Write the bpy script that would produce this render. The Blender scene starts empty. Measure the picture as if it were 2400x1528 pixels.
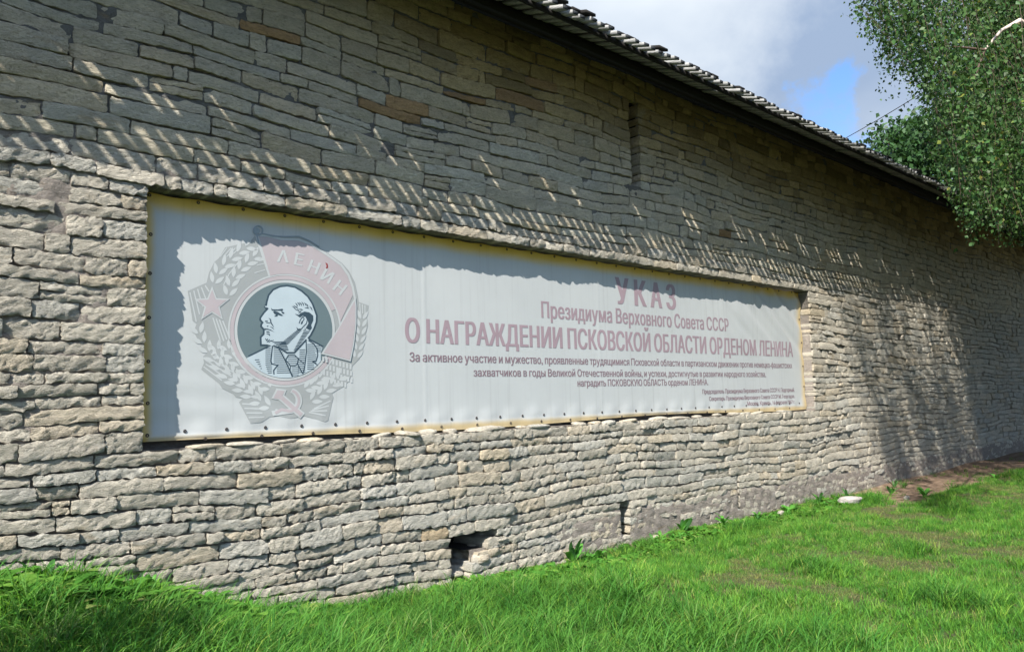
import bpy, bmesh, math, random
import numpy as np
from mathutils import Vector, Matrix, geometry

rng = np.random.default_rng(7)
random.seed(7)
scene = bpy.context.scene
COL = scene.collection

# ------------------------------------------------------------------ camera
YAW, PITCH, ROLL, FPX = math.radians(43.109), math.radians(5.4226), math.radians(-1.5176), 1832.05
CAM = np.array([0.0, -5.4, 1.51])
_f = np.array([math.sin(YAW)*math.cos(PITCH), math.cos(YAW)*math.cos(PITCH), math.sin(PITCH)])
_r = np.array([math.cos(YAW), -math.sin(YAW), 0.0]); _u = np.cross(_r, _f)
_r, _u = math.cos(ROLL)*_r + math.sin(ROLL)*_u, -math.sin(ROLL)*_r + math.cos(ROLL)*_u
cam_data = bpy.data.cameras.new('camera')
cam_data.sensor_width = 36.0
cam_data.lens = FPX/2400*36.0
cam_data.clip_start = 0.05
cam_data.clip_end = 2000.0
cam = bpy.data.objects.new('camera', cam_data)
COL.objects.link(cam)
cam.matrix_world = Matrix(((_r[0], _u[0], -_f[0], CAM[0]), (_r[1], _u[1], -_f[1], CAM[1]),
                           (_r[2], _u[2], -_f[2], CAM[2]), (0, 0, 0, 1)))
scene.camera = cam
def hit(X, Y, y=0.0):
    """photograph pixel -> (x, z) on the vertical plane at depth y (used to trace the print on the banner)"""
    d = _f + _r*(X-1200)/FPX - _u*(Y-764)/FPX
    t = (y-CAM[1])/d[1]
    P = CAM + t*d
    return float(P[0]), float(P[2])

# ------------------------------------------------------------------ light
SUN = Vector((2.0, 1.0, -2.0)).normalized()          # direction the light travels
sun_data = bpy.data.lights.new('sun', 'SUN')
sun_data.energy = 4.5
sun_data.angle = math.radians(0.53)
sun_data.color = (1.0, 0.95, 0.87)
sun = bpy.data.objects.new('sun', sun_data)
COL.objects.link(sun)
sun.rotation_euler = (-SUN).to_track_quat('Z', 'Y').to_euler()

world = bpy.data.worlds.new('World'); scene.world = world
world.use_nodes = True
W = world.node_tree; W.nodes.clear()
def N(tree, typ, **kw):
    n = tree.nodes.new(typ)
    for k, v in kw.items():
        if k.startswith('in_'):
            n.inputs[k[3:].replace('_', ' ')].default_value = v
        else: setattr(n, k, v)
    return n
def L(tree, a, b): tree.links.new(a, b)
wout = N(W, 'ShaderNodeOutputWorld'); bg = N(W, 'ShaderNodeBackground'); bg.inputs[1].default_value = 0.10
sky = N(W, 'ShaderNodeTexSky'); sky.sky_type = 'NISHITA'; sky.sun_disc = False
sky.sun_elevation = math.asin(2/3.0); sky.sun_rotation = math.radians(243.4); sky.dust_density = 0.6
tc = N(W, 'ShaderNodeTexCoord')
mp = N(W, 'ShaderNodeMapping'); mp.inputs['Scale'].default_value = (1.0, 1.0, 2.2); mp.inputs['Location'].default_value = (0.35, 0.1, 0.0)
L(W, tc.outputs['Generated'], mp.inputs[0])
cn = N(W, 'ShaderNodeTexNoise'); cn.inputs['Scale'].default_value = 3.4; cn.inputs['Detail'].default_value = 7; cn.inputs['Roughness'].default_value = 0.55; cn.inputs['Distortion'].default_value = 0.3
L(W, mp.outputs[0], cn.inputs['Vector'])
# gap in the cloud, low over the roof
def near_dir(az, el, deg):
    a, e = math.radians(az), math.radians(el)
    d = (math.sin(a)*math.cos(e), math.cos(a)*math.cos(e), math.sin(e))
    dt = N(W, 'ShaderNodeVectorMath', operation='DOT_PRODUCT'); dt.inputs[1].default_value = d
    nrm = N(W, 'ShaderNodeVectorMath', operation='NORMALIZE'); L(W, tc.outputs['Generated'], nrm.inputs[0])
    wn = N(W, 'ShaderNodeTexNoise'); wn.inputs['Scale'].default_value = 9.0; wn.inputs['Detail'].default_value = 6; wn.inputs['Roughness'].default_value = 0.6
    L(W, nrm.outputs[0], wn.inputs['Vector'])
    ws = N(W, 'ShaderNodeVectorMath', operation='MULTIPLY_ADD'); ws.inputs[1].default_value = (0.22,)*3; L(W, wn.outputs['Color'], ws.inputs[0])
    wo = N(W, 'ShaderNodeVectorMath', operation='SUBTRACT'); wo.inputs[1].default_value = (0.11,)*3; L(W, nrm.outputs[0], wo.inputs[0]); L(W, wo.outputs[0], ws.inputs[2])
    wz = N(W, 'ShaderNodeVectorMath', operation='NORMALIZE'); L(W, ws.outputs[0], wz.inputs[0])
    L(W, wz.outputs[0], dt.inputs[0])
    mr = N(W, 'ShaderNodeMapRange'); mr.interpolation_type = 'SMOOTHSTEP'
    mr.inputs['From Min'].default_value = math.cos(math.radians(deg)); mr.inputs['From Max'].default_value = 1.0
    L(W, dt.outputs['Value'], mr.inputs[0])
    return mr.outputs[0]
gap = near_dir(66.0, 16.8, 4.6)
gap2 = near_dir(69.5, 14.0, 4.4)
bright = near_dir(50.0, 29.5, 17.0)
bank = near_dir(60.0, 27.0, 50.0)
sunside = near_dir(243.4, 42.0, 85.0)      # cloud is brighter towards the sun
mxg = N(W, 'ShaderNodeMath', operation='MAXIMUM'); L(W, gap, mxg.inputs[0]); L(W, gap2, mxg.inputs[1]); gap = mxg.outputs[0]
m1 = N(W, 'ShaderNodeMath', operation='MULTIPLY'); m1.inputs[1].default_value = 0.40; L(W, gap, m1.inputs[0])
m2 = N(W, 'ShaderNodeMath', operation='SUBTRACT'); mb_ = N(W, 'ShaderNodeMath', operation='MULTIPLY_ADD'); mb_.inputs[1].default_value = 0.35; L(W, bank, mb_.inputs[0]); L(W, cn.outputs['Fac'], mb_.inputs[2]); L(W, mb_.outputs[0], m2.inputs[0]); L(W, m1.outputs[0], m2.inputs[1])
m3 = N(W, 'ShaderNodeMapRange'); m3.interpolation_type = 'SMOOTHSTEP'; m3.inputs['From Min'].default_value = 0.33; m3.inputs['From Max'].default_value = 0.60
L(W, m2.outputs[0], m3.inputs[0])
cn2 = N(W, 'ShaderNodeTexNoise'); cn2.inputs['Scale'].default_value = 1.9; cn2.inputs['Detail'].default_value = 5
L(W, mp.outputs[0], cn2.inputs['Vector'])
cr = N(W, 'ShaderNodeValToRGB')
cr.color_ramp.elements[0].position = 0.42; cr.color_ramp.elements[0].color = (1.36, 1.77, 2.47, 1)
cr.color_ramp.elements[1].position = 0.86; cr.color_ramp.elements[1].color = (3.5, 3.75, 3.95, 1)
ad = N(W, 'ShaderNodeMath', operation='MULTIPLY_ADD'); ad.inputs[1].default_value = 0.36
L(W, bright, ad.inputs[0]); L(W, cn2.outputs['Fac'], ad.inputs[2]); L(W, ad.outputs[0], cr.inputs[0])
hs = N(W, 'ShaderNodeMix', data_type='RGBA', blend_type='MULTIPLY'); hs.inputs[0].default_value = 1.0
L(W, sky.outputs[0], hs.inputs[6]); hs.inputs[7].default_value = (0.55, 0.70, 0.88, 1)
mx = N(W, 'ShaderNodeMix', data_type='RGBA')
L(W, m3.outputs[0], mx.inputs[0]); L(W, hs.outputs[2], mx.inputs[6]); L(W, cr.outputs[0], mx.inputs[7])
sb = N(W, 'ShaderNodeMath', operation='MULTIPLY_ADD'); sb.inputs[1].default_value = 1.0; sb.inputs[2].default_value = 1.0; L(W, sunside, sb.inputs[0])
sv = N(W, 'ShaderNodeVectorMath', operation='SCALE'); L(W, mx.outputs[2], sv.inputs[0]); L(W, sb.outputs[0], sv.inputs['Scale'])
L(W, sv.outputs[0], bg.inputs[0]); L(W, bg.outputs[0], wout.inputs[0])

scene.view_settings.view_transform = 'Standard'; scene.view_settings.look = 'None'
scene.view_settings.exposure = 1.50; scene.view_settings.gamma = 1.0
scene.view_settings.use_curve_mapping = False

# ------------------------------------------------------------------ helpers
def tag(o, label=None, cat=None, group=None, kind=None):
    if label: o['label'] = label
    if cat: o['category'] = cat
    if group: o['group'] = group
    if kind: o['kind'] = kind
    return o
def link(name, me, mat=None, parent=None, loc=None):
    o = bpy.data.objects.new(name, me); COL.objects.link(o)
    if mat is not None and me is not None and len(me.materials) == 0: me.materials.append(mat)
    if parent is not None: o.parent = parent
    if loc is not None: o.location = loc
    return o
def empty(name, loc=(0, 0, 0)):
    o = bpy.data.objects.new(name, None); COL.objects.link(o); o.location = loc; o.empty_display_size = 0.2
    return o
def mesh_from(name, V, Fq, smooth=False, tint=None):
    """V (n,3), Fq (m,4) quads or (m,3) tris -> mesh, built by arrays"""
    me = bpy.data.meshes.new(name)
    V = np.asarray(V, dtype=np.float32); Fq = np.asarray(Fq, dtype=np.int32)
    k = Fq.shape[1]
    me.vertices.add(len(V)); me.vertices.foreach_set('co', V.ravel())
    me.loops.add(Fq.size); me.loops.foreach_set('vertex_index', Fq.ravel())
    me.polygons.add(len(Fq))
    me.polygons.foreach_set('loop_start', np.arange(0, Fq.size, k, dtype=np.int32))
    me.polygons.foreach_set('loop_total', np.full(len(Fq), k, dtype=np.int32))
    if smooth: me.polygons.foreach_set('use_smooth', np.ones(len(Fq), dtype=bool))
    if tint is not None:
        a = me.attributes.new('tint', 'FLOAT_COLOR', 'POINT')
        t = np.ones((len(V), 4), dtype=np.float32); t[:, :3] = tint
        a.data.foreach_set('color', t.ravel())
    me.update(calc_edges=True)
    return me
BOXF = np.array([[0,1,3,2],[4,6,7,5],[0,4,5,1],[2,3,7,6],[0,2,6,4],[1,5,7,3]])
def box_v(x0, x1, y0, y1, z0, z1):
    return np.array([[x, y, z] for x in (x0, x1) for y in (y0, y1) for z in (z0, z1)], float)
class MB:
    def __init__(s): s.v = []; s.f = []; s.t = []; s.n = 0
    def add(s, V, F, tint=None):
        s.v.append(np.asarray(V, float)); s.f.append(np.asarray(F)+s.n); s.n += len(V)
        if tint is not None: s.t.append(np.broadcast_to(np.asarray(tint, float), (len(V), 3)))
    def box(s, *a, **k): s.add(box_v(*a), BOXF, k.get('tint'))
    def mesh(s, name, smooth=False):
        return mesh_from(name, np.concatenate(s.v), np.concatenate(s.f), smooth, np.concatenate(s.t) if s.t else None)
def tube(pts, rad, seg=7):
    P = np.asarray(pts, float); n = len(P); R = np.broadcast_to(np.asarray(rad, float), (n,))
    V = []
    for i in range(n):
        d = P[min(i+1, n-1)]-P[max(i-1, 0)]; d /= np.linalg.norm(d)+1e-9
        a = np.cross(d, [0.13, 0.2, 1.0]); a /= np.linalg.norm(a)+1e-9; b = np.cross(d, a)
        for k in range(seg):
            t = 2*math.pi*k/seg; V.append(P[i]+R[i]*(math.cos(t)*a+math.sin(t)*b))
    F = [[i*seg+k, i*seg+(k+1) % seg, (i+1)*seg+(k+1) % seg, (i+1)*seg+k] for i in range(n-1) for k in range(seg)]
    return np.array(V), np.array(F)

def mat_new(name):
    m = bpy.data.materials.new(name); m.use_nodes = True
    t = m.node_tree; b = t.nodes['Principled BSDF']
    b.inputs['Specular IOR Level'].default_value = 0.25
    return m, t, b
def ramp(t, fac, stops):
    r = N(t, 'ShaderNodeValToRGB'); e = r.color_ramp.elements
    while len(e) < len(stops): e.new(0.5)
    for k, (p, c) in enumerate(stops): e[k].position = p; e[k].color = (*c, 1) if len(c) == 3 else c
    L(t, fac, r.inputs[0]); return r.outputs[0]
def noise(t, vec, scale, detail=4, rough=0.5, dist=0.0):
    n = N(t, 'ShaderNodeTexNoise'); n.inputs['Scale'].default_value = scale; n.inputs['Detail'].default_value = detail
    n.inputs['Roughness'].default_value = rough; n.inputs['Distortion'].default_value = dist
    L(t, vec, n.inputs['Vector']); return n.outputs['Fac']
def mixc(t, fac, a, b, mode='MIX'):
    m = N(t, 'ShaderNodeMix', data_type='RGBA', blend_type=mode)
    for sock, v in ((0, fac), (6, a), (7, b)):
        if isinstance(v, (int, float)): m.inputs[sock].default_value = v
        elif isinstance(v, tuple): m.inputs[sock].default_value = (*v, 1)
        else: L(t, v, m.inputs[sock])
    return m.outputs[2]
def math_(t, op, a, b=None):
    m = N(t, 'ShaderNodeMath', operation=op)
    for k, v in enumerate((a, b)):
        if v is None: continue
        if isinstance(v, (int, float)): m.inputs[k].default_value = v
        else: L(t, v, m.inputs[k])
    return m.outputs[0]
def bump(t, b, h, dist, strength=1.0, prev=None):
    n = N(t, 'ShaderNodeBump'); n.inputs['Distance'].default_value = dist; n.inputs['Strength'].default_value = strength
    L(t, h, n.inputs['Height'])
    if prev is not None: L(t, prev, n.inputs['Normal'])
    if b is not None: L(t, n.outputs[0], b.inputs['Normal'])
    return n.outputs[0]
def pos(t): return N(t, 'ShaderNodeNewGeometry').outputs['Position']
def attr(t, name): return N(t, 'ShaderNodeAttribute', attribute_name=name).outputs['Color']

# stone: tint per stone, mottling, lichen, fine relief
def stone_mat(name, tinted=True, base=(0.34, 0.31, 0.27)):
    m, t, b = mat_new(name); p = pos(t)
    mpn = N(t, 'ShaderNodeMapping'); mpn.inputs['Scale'].default_value = (1.0, 1.0, 2.4); L(t, p, mpn.inputs[0]); q = mpn.outputs[0]
    c = attr(t, 'tint') if tinted else base
    n1 = noise(t, q, 7.0, 5, 0.6)
    n2 = noise(t, q, 38.0, 5, 0.65)
    c = mixc(t, 1.0, c, ramp(t, n1, [(0.3, (0.80, 0.80, 0.80)), (0.7, (1.14, 1.13, 1.10))]), 'MULTIPLY')
    c = mixc(t, 1.0, c, ramp(t, n2, [(0.30, (0.62, 0.61, 0.60)), (0.44, (0.94, 0.94, 0.94)), (0.7, (1.12, 1.12, 1.12))]), 'MULTIPLY')
    n3 = noise(t, p, 2.3, 6, 0.7, 0.4)
    c = mixc(t, math_(t, 'MULTIPLY', ramp(t, n3, [(0.58, (0, 0, 0)), (0.72, (1, 1, 1))]), 0.35), c, (0.42, 0.43, 0.41))
    n6 = noise(t, q, 3.1, 5, 0.6, 0.6)
    c = mixc(t, math_(t, 'MULTIPLY', ramp(t, n6, [(0.60, (0, 0, 0)), (0.70, (1, 1, 1))]), 0.4), c, (0.33, 0.24, 0.13))
    L(t, c, b.inputs['Base Color']); b.inputs['Roughness'].default_value = 0.95; b.inputs['Specular IOR Level'].default_value = 0.1
    n4 = noise(t, q, 26.0, 7, 0.68, 0.2); n5 = noise(t, q, 95.0, 4, 0.6)
    v = N(t, 'ShaderNodeTexVoronoi', feature='DISTANCE_TO_EDGE'); v.inputs['Scale'].default_value = 13.0; L(t, q, v.inputs['Vector'])
    cr_ = ramp(t, v.outputs['Distance'], [(0.0, (0, 0, 0)), (0.04, (1, 1, 1))])
    a = bump(t, None, n4, 0.022, 1.0)
    ml_ = N(t, 'ShaderNodeMapping'); ml_.inputs['Scale'].default_value = (5.0, 5.0, 26.0); L(t, p, ml_.inputs[0])
    lam = noise(t, ml_.outputs[0], 1.6, 6, 0.6, 1.2); lam = ramp(t, lam, [(0.40, (0, 0, 0)), (0.47, (0.55, 0.55, 0.55)), (0.52, (0.6, 0.6, 0.6)), (0.56, (1, 1, 1))])
    a = bump(t, None, lam, 0.010, 0.9, a)
    n7 = noise(t, q, 62.0, 6, 0.72, 0.5); a = bump(t, None, n7, 0.024, 1.0, a)
    a = bump(t, None, n5, 0.006, 0.8, a)
    bump(t, b, cr_, 0.004, 0.5, a)
    return m
M_stone = stone_mat('limestone')
M_core = stone_mat('lime_mortar', False, (0.30, 0.265, 0.235))
def grey_mortar():      # older grey mortar in the upper courses, buff repointing lower down
    t = M_core.node_tree; sp = N(t, 'ShaderNodeSeparateXYZ'); L(t, pos(t), sp.inputs[0])
    m = N(t, 'ShaderNodeMapRange'); m.inputs['From Min'].default_value = 3.15; m.inputs['From Max'].default_value = 3.45; L(t, sp.outputs[2], m.inputs[0])
    c = mixc(t, m.outputs[0], (0.30, 0.265, 0.235), (0.18, 0.175, 0.165))
    first = [n for n in t.nodes if n.bl_idname == 'ShaderNodeMix' and not n.inputs[6].is_linked and n.outputs[2].is_linked and n.blend_type == 'MULTIPLY'][0]
    L(t, c, first.inputs[6])
grey_mortar()

def wood_mat(name, lo, hi, scale=(3, 40, 40)):
    m, t, b = mat_new(name); p = pos(t)
    mp_ = N(t, 'ShaderNodeMapping'); mp_.inputs['Scale'].default_value = scale; L(t, p, mp_.inputs[0])
    n = noise(t, mp_.outputs[0], 2.0, 6, 0.6)
    c = ramp(t, n, [(0.3, lo), (0.7, hi)])
    L(t, c, b.inputs['Base Color']); b.inputs['Roughness'].default_value = 0.9; bump(t, b, n, 0.004, 0.8)
    return m
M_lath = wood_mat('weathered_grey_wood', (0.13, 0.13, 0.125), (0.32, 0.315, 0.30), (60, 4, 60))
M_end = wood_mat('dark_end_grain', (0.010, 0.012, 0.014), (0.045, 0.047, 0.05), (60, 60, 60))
M_deck = wood_mat('shade_darkened_boards', (0.006, 0.0055, 0.005), (0.018, 0.016, 0.014), (40, 3, 40))  # near-black colour puts the under-eave shade into the boards and hides sun spots

# ------------------------------------------------------------------ ground
def sstep(a, b, x):
    t = np.clip((x-a)/(b-a), 0, 1); return t*t*(3-2*t)
def ground_h(x, y):
    x = np.asarray(x, float); y = np.asarray(y, float)
    h = 0.50*sstep(3.0, 0.9, x)*sstep(-3.6, -0.2, y) + 0.10*sstep(0.9, -2.0, x)*sstep(-3.0, 0, y)
    h = h - 0.05*sstep(-1.6, -0.5, y)*sstep(2.2, 3.6, x)*sstep(13, 10, x)
    h = h + 0.018*np.sin(x*1.9+y*1.1)+0.012*np.sin(x*0.7-y*2.3+1.0)
    h = h + 0.07*sstep(10.0, 12.0, x)*sstep(-1.15, -1.6, y-0.02*np.sin(3*x))
    h = h - 0.03*sstep(9.5, 12.0, x)*sstep(-1.4, -0.4, y)
    h = h + 0.05*sstep(9.0, 20.0, x)*0.6
    return h
def dirt_mask(x, y):      # bare earth strip by the wall under the tree
    e = -1.25-0.35*sstep(11, 14, x)+0.12*np.sin(2.1*x)+0.07*np.sin(5.3*x+1)
    d = sstep(10.6, 12.0, x+0.5*np.sin(4*y))*sstep(e-0.12, e+0.25, y)
    w = sstep(-0.16, -0.03, y+0.04*np.sin(x*5))*0.5
    return np.maximum(d, w*sstep(3.5, 5, x))
gx = np.concatenate([np.linspace(-400, -6, 14), np.arange(-5, 24, 0.12), np.linspace(24.5, 400, 22)])
gy = np.concatenate([np.linspace(-400, -9, 14), np.arange(-8.6, 0.42, 0.12), [1.2, 2.5], np.linspace(5, 400, 10)])
GX, GY = np.meshgrid(gx, gy, indexing='ij')
GZ = ground_h(GX, GY)
nyg = len(gy); I = np.arange(len(gx)*nyg).reshape(len(gx), nyg)
F = np.stack([I[:-1, :-1], I[1:, :-1], I[1:, 1:], I[:-1, 1:]], -1).reshape(-1, 4)
V = np.stack([GX, GY, GZ], -1).reshape(-1, 3)
dm = dirt_mask(V[:, 0], V[:, 1])
mg, t, b = mat_new('soil_and_thatch'); p = pos(t)
n1 = noise(t, p, 9.0, 6, 0.6); n2 = noise(t, p, 55.0, 4, 0.6)
soil = ramp(t, n1, [(0.3, (0.11, 0.072, 0.047)), (0.55, (0.19, 0.13, 0.088)), (0.75, (0.29, 0.22, 0.16))])
thatch = ramp(t, n2, [(0.3, (0.018, 0.024, 0.010)), (0.6, (0.06, 0.065, 0.025)), (0.8, (0.20, 0.15, 0.08))])
L(t, mixc(t, attr(t, 'tint'), thatch, soil), b.inputs['Base Color']); b.inputs['Roughness'].default_value = 1.0
bump(t, b, n2, 0.02, 0.8)
g = link('ground', mesh_from('ground', V, F, True, np.repeat(dm[:, None], 3, 1)), mg)
tag(g, 'lawn soil with a bare brown strip along the wall foot', kind='structure')

# ------------------------------------------------------------------ the stone wall
NS0, NS1, NZ0, NZ1 = 1.742, 11.143, 1.24, 3.013      # niche that holds the banner
WTOP = 5.24
wall = empty('stone_wall', (6.0, 0.0, 0.0))
tag(wall, 'long old limestone wall of rough grey courses under a board roof, banner set in its recess', 'wall')
def open_drain(z): return (4.27, 4.50+max(0.0, (z-0.13))*1.45)
# (s0, s1, z0, z1, depth, name)
OPEN = [(6.99, 7.17, 3.92, 4.93, 0.55), (6.56, 6.72, 0.02, 0.40, 0.30), (8.872, 8.93, 0.06, 0.50, 0.20),
        (12.57, 12.69, 2.40, 2.53, 0.22), (14.40, 14.60, 2.37, 2.49, 0.22), (16.45, 16.62, 2.38, 2.48, 0.22)]

def courses(z0, z1, mean, sd):
    mean = mean*0.98
    n = max(1, round((z1-z0)/mean)); h = rng.normal(1, sd, n).clip(0.62, 1.5); h = h/h.sum()*(z1-z0)
    return list(z0+np.cumsum(h))[:-1]
zb = [-0.14]+courses(-0.14, 1.24, 0.093, 0.2)+[1.24]
zb += courses(1.24, 3.013, 0.099, 0.2)+[3.013]
zb += courses(3.013, 3.30, 0.095, 0.1)+[3.30]+courses(3.30, WTOP, 0.116, 0.2)+[WTOP]
zb = np.array(zb)
def wave(s, z):
    s = np.asarray(s, float)
    w = (0.026*np.sin(0.9*s+1.7*z+0.5)+0.016*np.sin(2.3*s-2.9*z+1.1)+0.008*np.sin(5.3*s+4.1*z))
    inn = sstep(NS0-0.7, NS0-0.05, s)*sstep(NS1+0.7, NS1+0.05, s)
    dz = min(abs(z-NZ0), abs(z-NZ1))
    k = 1-inn*(1-float(sstep(0.0, 0.35, np.array(dz))))
    return w*k
# random low-frequency field for stone choice
def lump(s, z): return math.sin(1.3*s+2.1*z)+math.sin(0.7*s-3.3*z+2)+math.sin(3.1*s+1.2*z+4)

def stone_tint(s, z):
    r = rng.random()
    base = np.array([0.500, 0.460, 0.385])*rng.uniform(0.88, 1.08)
    if r < 0.22: base = np.array([0.475, 0.455, 0.400])*rng.uniform(0.90, 1.06)
    elif r < 0.36: base = np.array([0.52, 0.455, 0.355])*rng.uniform(0.90, 1.06)
    elif r < 0.364: base = np.array([0.50, 0.43, 0.32])*rng.uniform(0.8, 1.1)
    # yellow-brown weathering and soot on the driest courses under the roof
    k = float(sstep(np.array(3.9), np.array(4.7), np.array(z)))*float(sstep(2.0, 5.0, np.array(s)))
    base = base*(1-k)+k*np.array([0.40, 0.31, 0.165])*rng.uniform(0.55, 1.15)
    if z > 3.2: base = base*np.array([1.14, 1.11, 1.03])  # lighter tint above the recess, brightening the shaded stones under the eave
    return base
ORANGE = [(3.55, 4.06), (4.10, 4.14), (4.50, 4.36), (5.65, 4.70), (4.0, 0.43), (8.9, 3.62), (5.35, 4.45), (2.55, 4.35), (1.1, 4.2)]

def build_stone(s0, s1, zlo, zhi, depth, cell, prot, rough):
    """one rough stone between two course lines; returns verts, quads"""
    w = s1-s0; h = float(np.mean(zhi(np.array([s0, s1])))-np.mean(zlo(np.array([s0, s1]))))
    nx = int(np.clip(round(w/cell), 3, 16)); nz = int(np.clip(round(h/cell*1.25), 2, 7))
    u = np.linspace(-1, 1, nx+1); v = np.linspace(-1, 1, nz+1)
    u = u*(1-0.10*(1-np.abs(u))); U, Vv = np.meshgrid(u, v, indexing='ij')
    a = rng.uniform(0.02, 0.09)*h/w; bb = rng.uniform(0.02, 0.22, 4)**1.3
    bz = np.where(U > 0, np.where(Vv > 0, bb[0], bb[1]), np.where(Vv > 0, bb[2], bb[3]))
    Us = U*(1-a*np.abs(Vv)**4); Vs = Vv*(1-bz*np.abs(U)**9)
    S = (s0+s1)/2+Us*w/2
    lo, hi = zlo(S), zhi(S)
    Z = (lo+hi)/2+Vs*(hi-lo)/2
    ph = rng.uniform(0, 6.28, 10); k = rng.uniform(0.7, 1.3, 10)
    edge = np.maximum(np.abs(U), np.abs(Vv)) > 0.999
    e1 = rough*0.0036*(np.sin(S*42*k[0]+ph[0])+0.8*np.sin(S*83*k[1]+ph[1]))+rng.normal(0, rough*0.0030, S.shape)
    S2 = S+rng.normal(0, rough*0.0036, S.shape)
    Z = Z+e1*np.abs(Vs)**1.5
    dd = np.minimum((1-np.abs(U))*w/2, (1-np.abs(Vv))*h/2)
    rim = sstep(0.0, 0.012, dd)
    nse = (0.5*np.sin(S*31*k[2]+Z*38+ph[2])+0.45*np.sin(-S*53*k[3]+Z*71*k[4]+ph[3])+0.35*np.sin(S*97*k[5]+Z*64+ph[4]))
    tilt = rng.normal(0, 0.035)*(S-(s0+s1)/2)+rng.normal(0, 0.08)*(Z-Z.mean())
    Y = 0.012-prot-0.006*rim+rough*0.0034*nse+tilt+rng.normal(0, rough*0.0034, S.shape)
    # a broken corner now and then
    if rng.random() < 0.25:
        cu, cv = rng.choice([-1, 1]), rng.choice([-1, 1])
        q = np.exp(-((U-cu)**2/0.25+(Vv-cv)**2/0.9)); Y = Y+q*rng.uniform(0.01, 0.03)
    P = np.stack([S2, Y, Z], -1)
    n = nx+1; mz = nz+1
    I = np.arange(n*mz).reshape(n, mz)
    F = np.stack([I[:-1, :-1], I[1:, :-1], I[1:, 1:], I[:-1, 1:]], -1).reshape(-1, 4)
    ring = np.concatenate([I[:, 0], I[-1, 1:], I[-2::-1, -1], I[0, -2:0:-1]])
    RV = P.reshape(-1, 3)[ring]; m = len(ring)
    r1 = RV.copy(); r1[:, 1] = np.maximum(RV[:, 1]+0.03, 0.5*(0.02+RV[:, 1])+0.02)+rng.normal(0, 0.003, m)
    r1[:, 2] += rng.normal(0, rough*0.002, m)
    r2 = r1.copy(); r2[:, 1] = depth
    V = np.concatenate([P.reshape(-1, 3), RV, r1, r2])
    base = n*mz+m; ring = n*mz+np.arange(m)
    j = np.arange(m); jn = (j+1) % m
    F1 = np.stack([ring[jn], ring[j], base+j, base+jn], -1)
    F2 = np.stack([base+jn, base+j, base+m+j, base+m+jn], -1)
    return V, np.concatenate([F, F1, F2])

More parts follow.
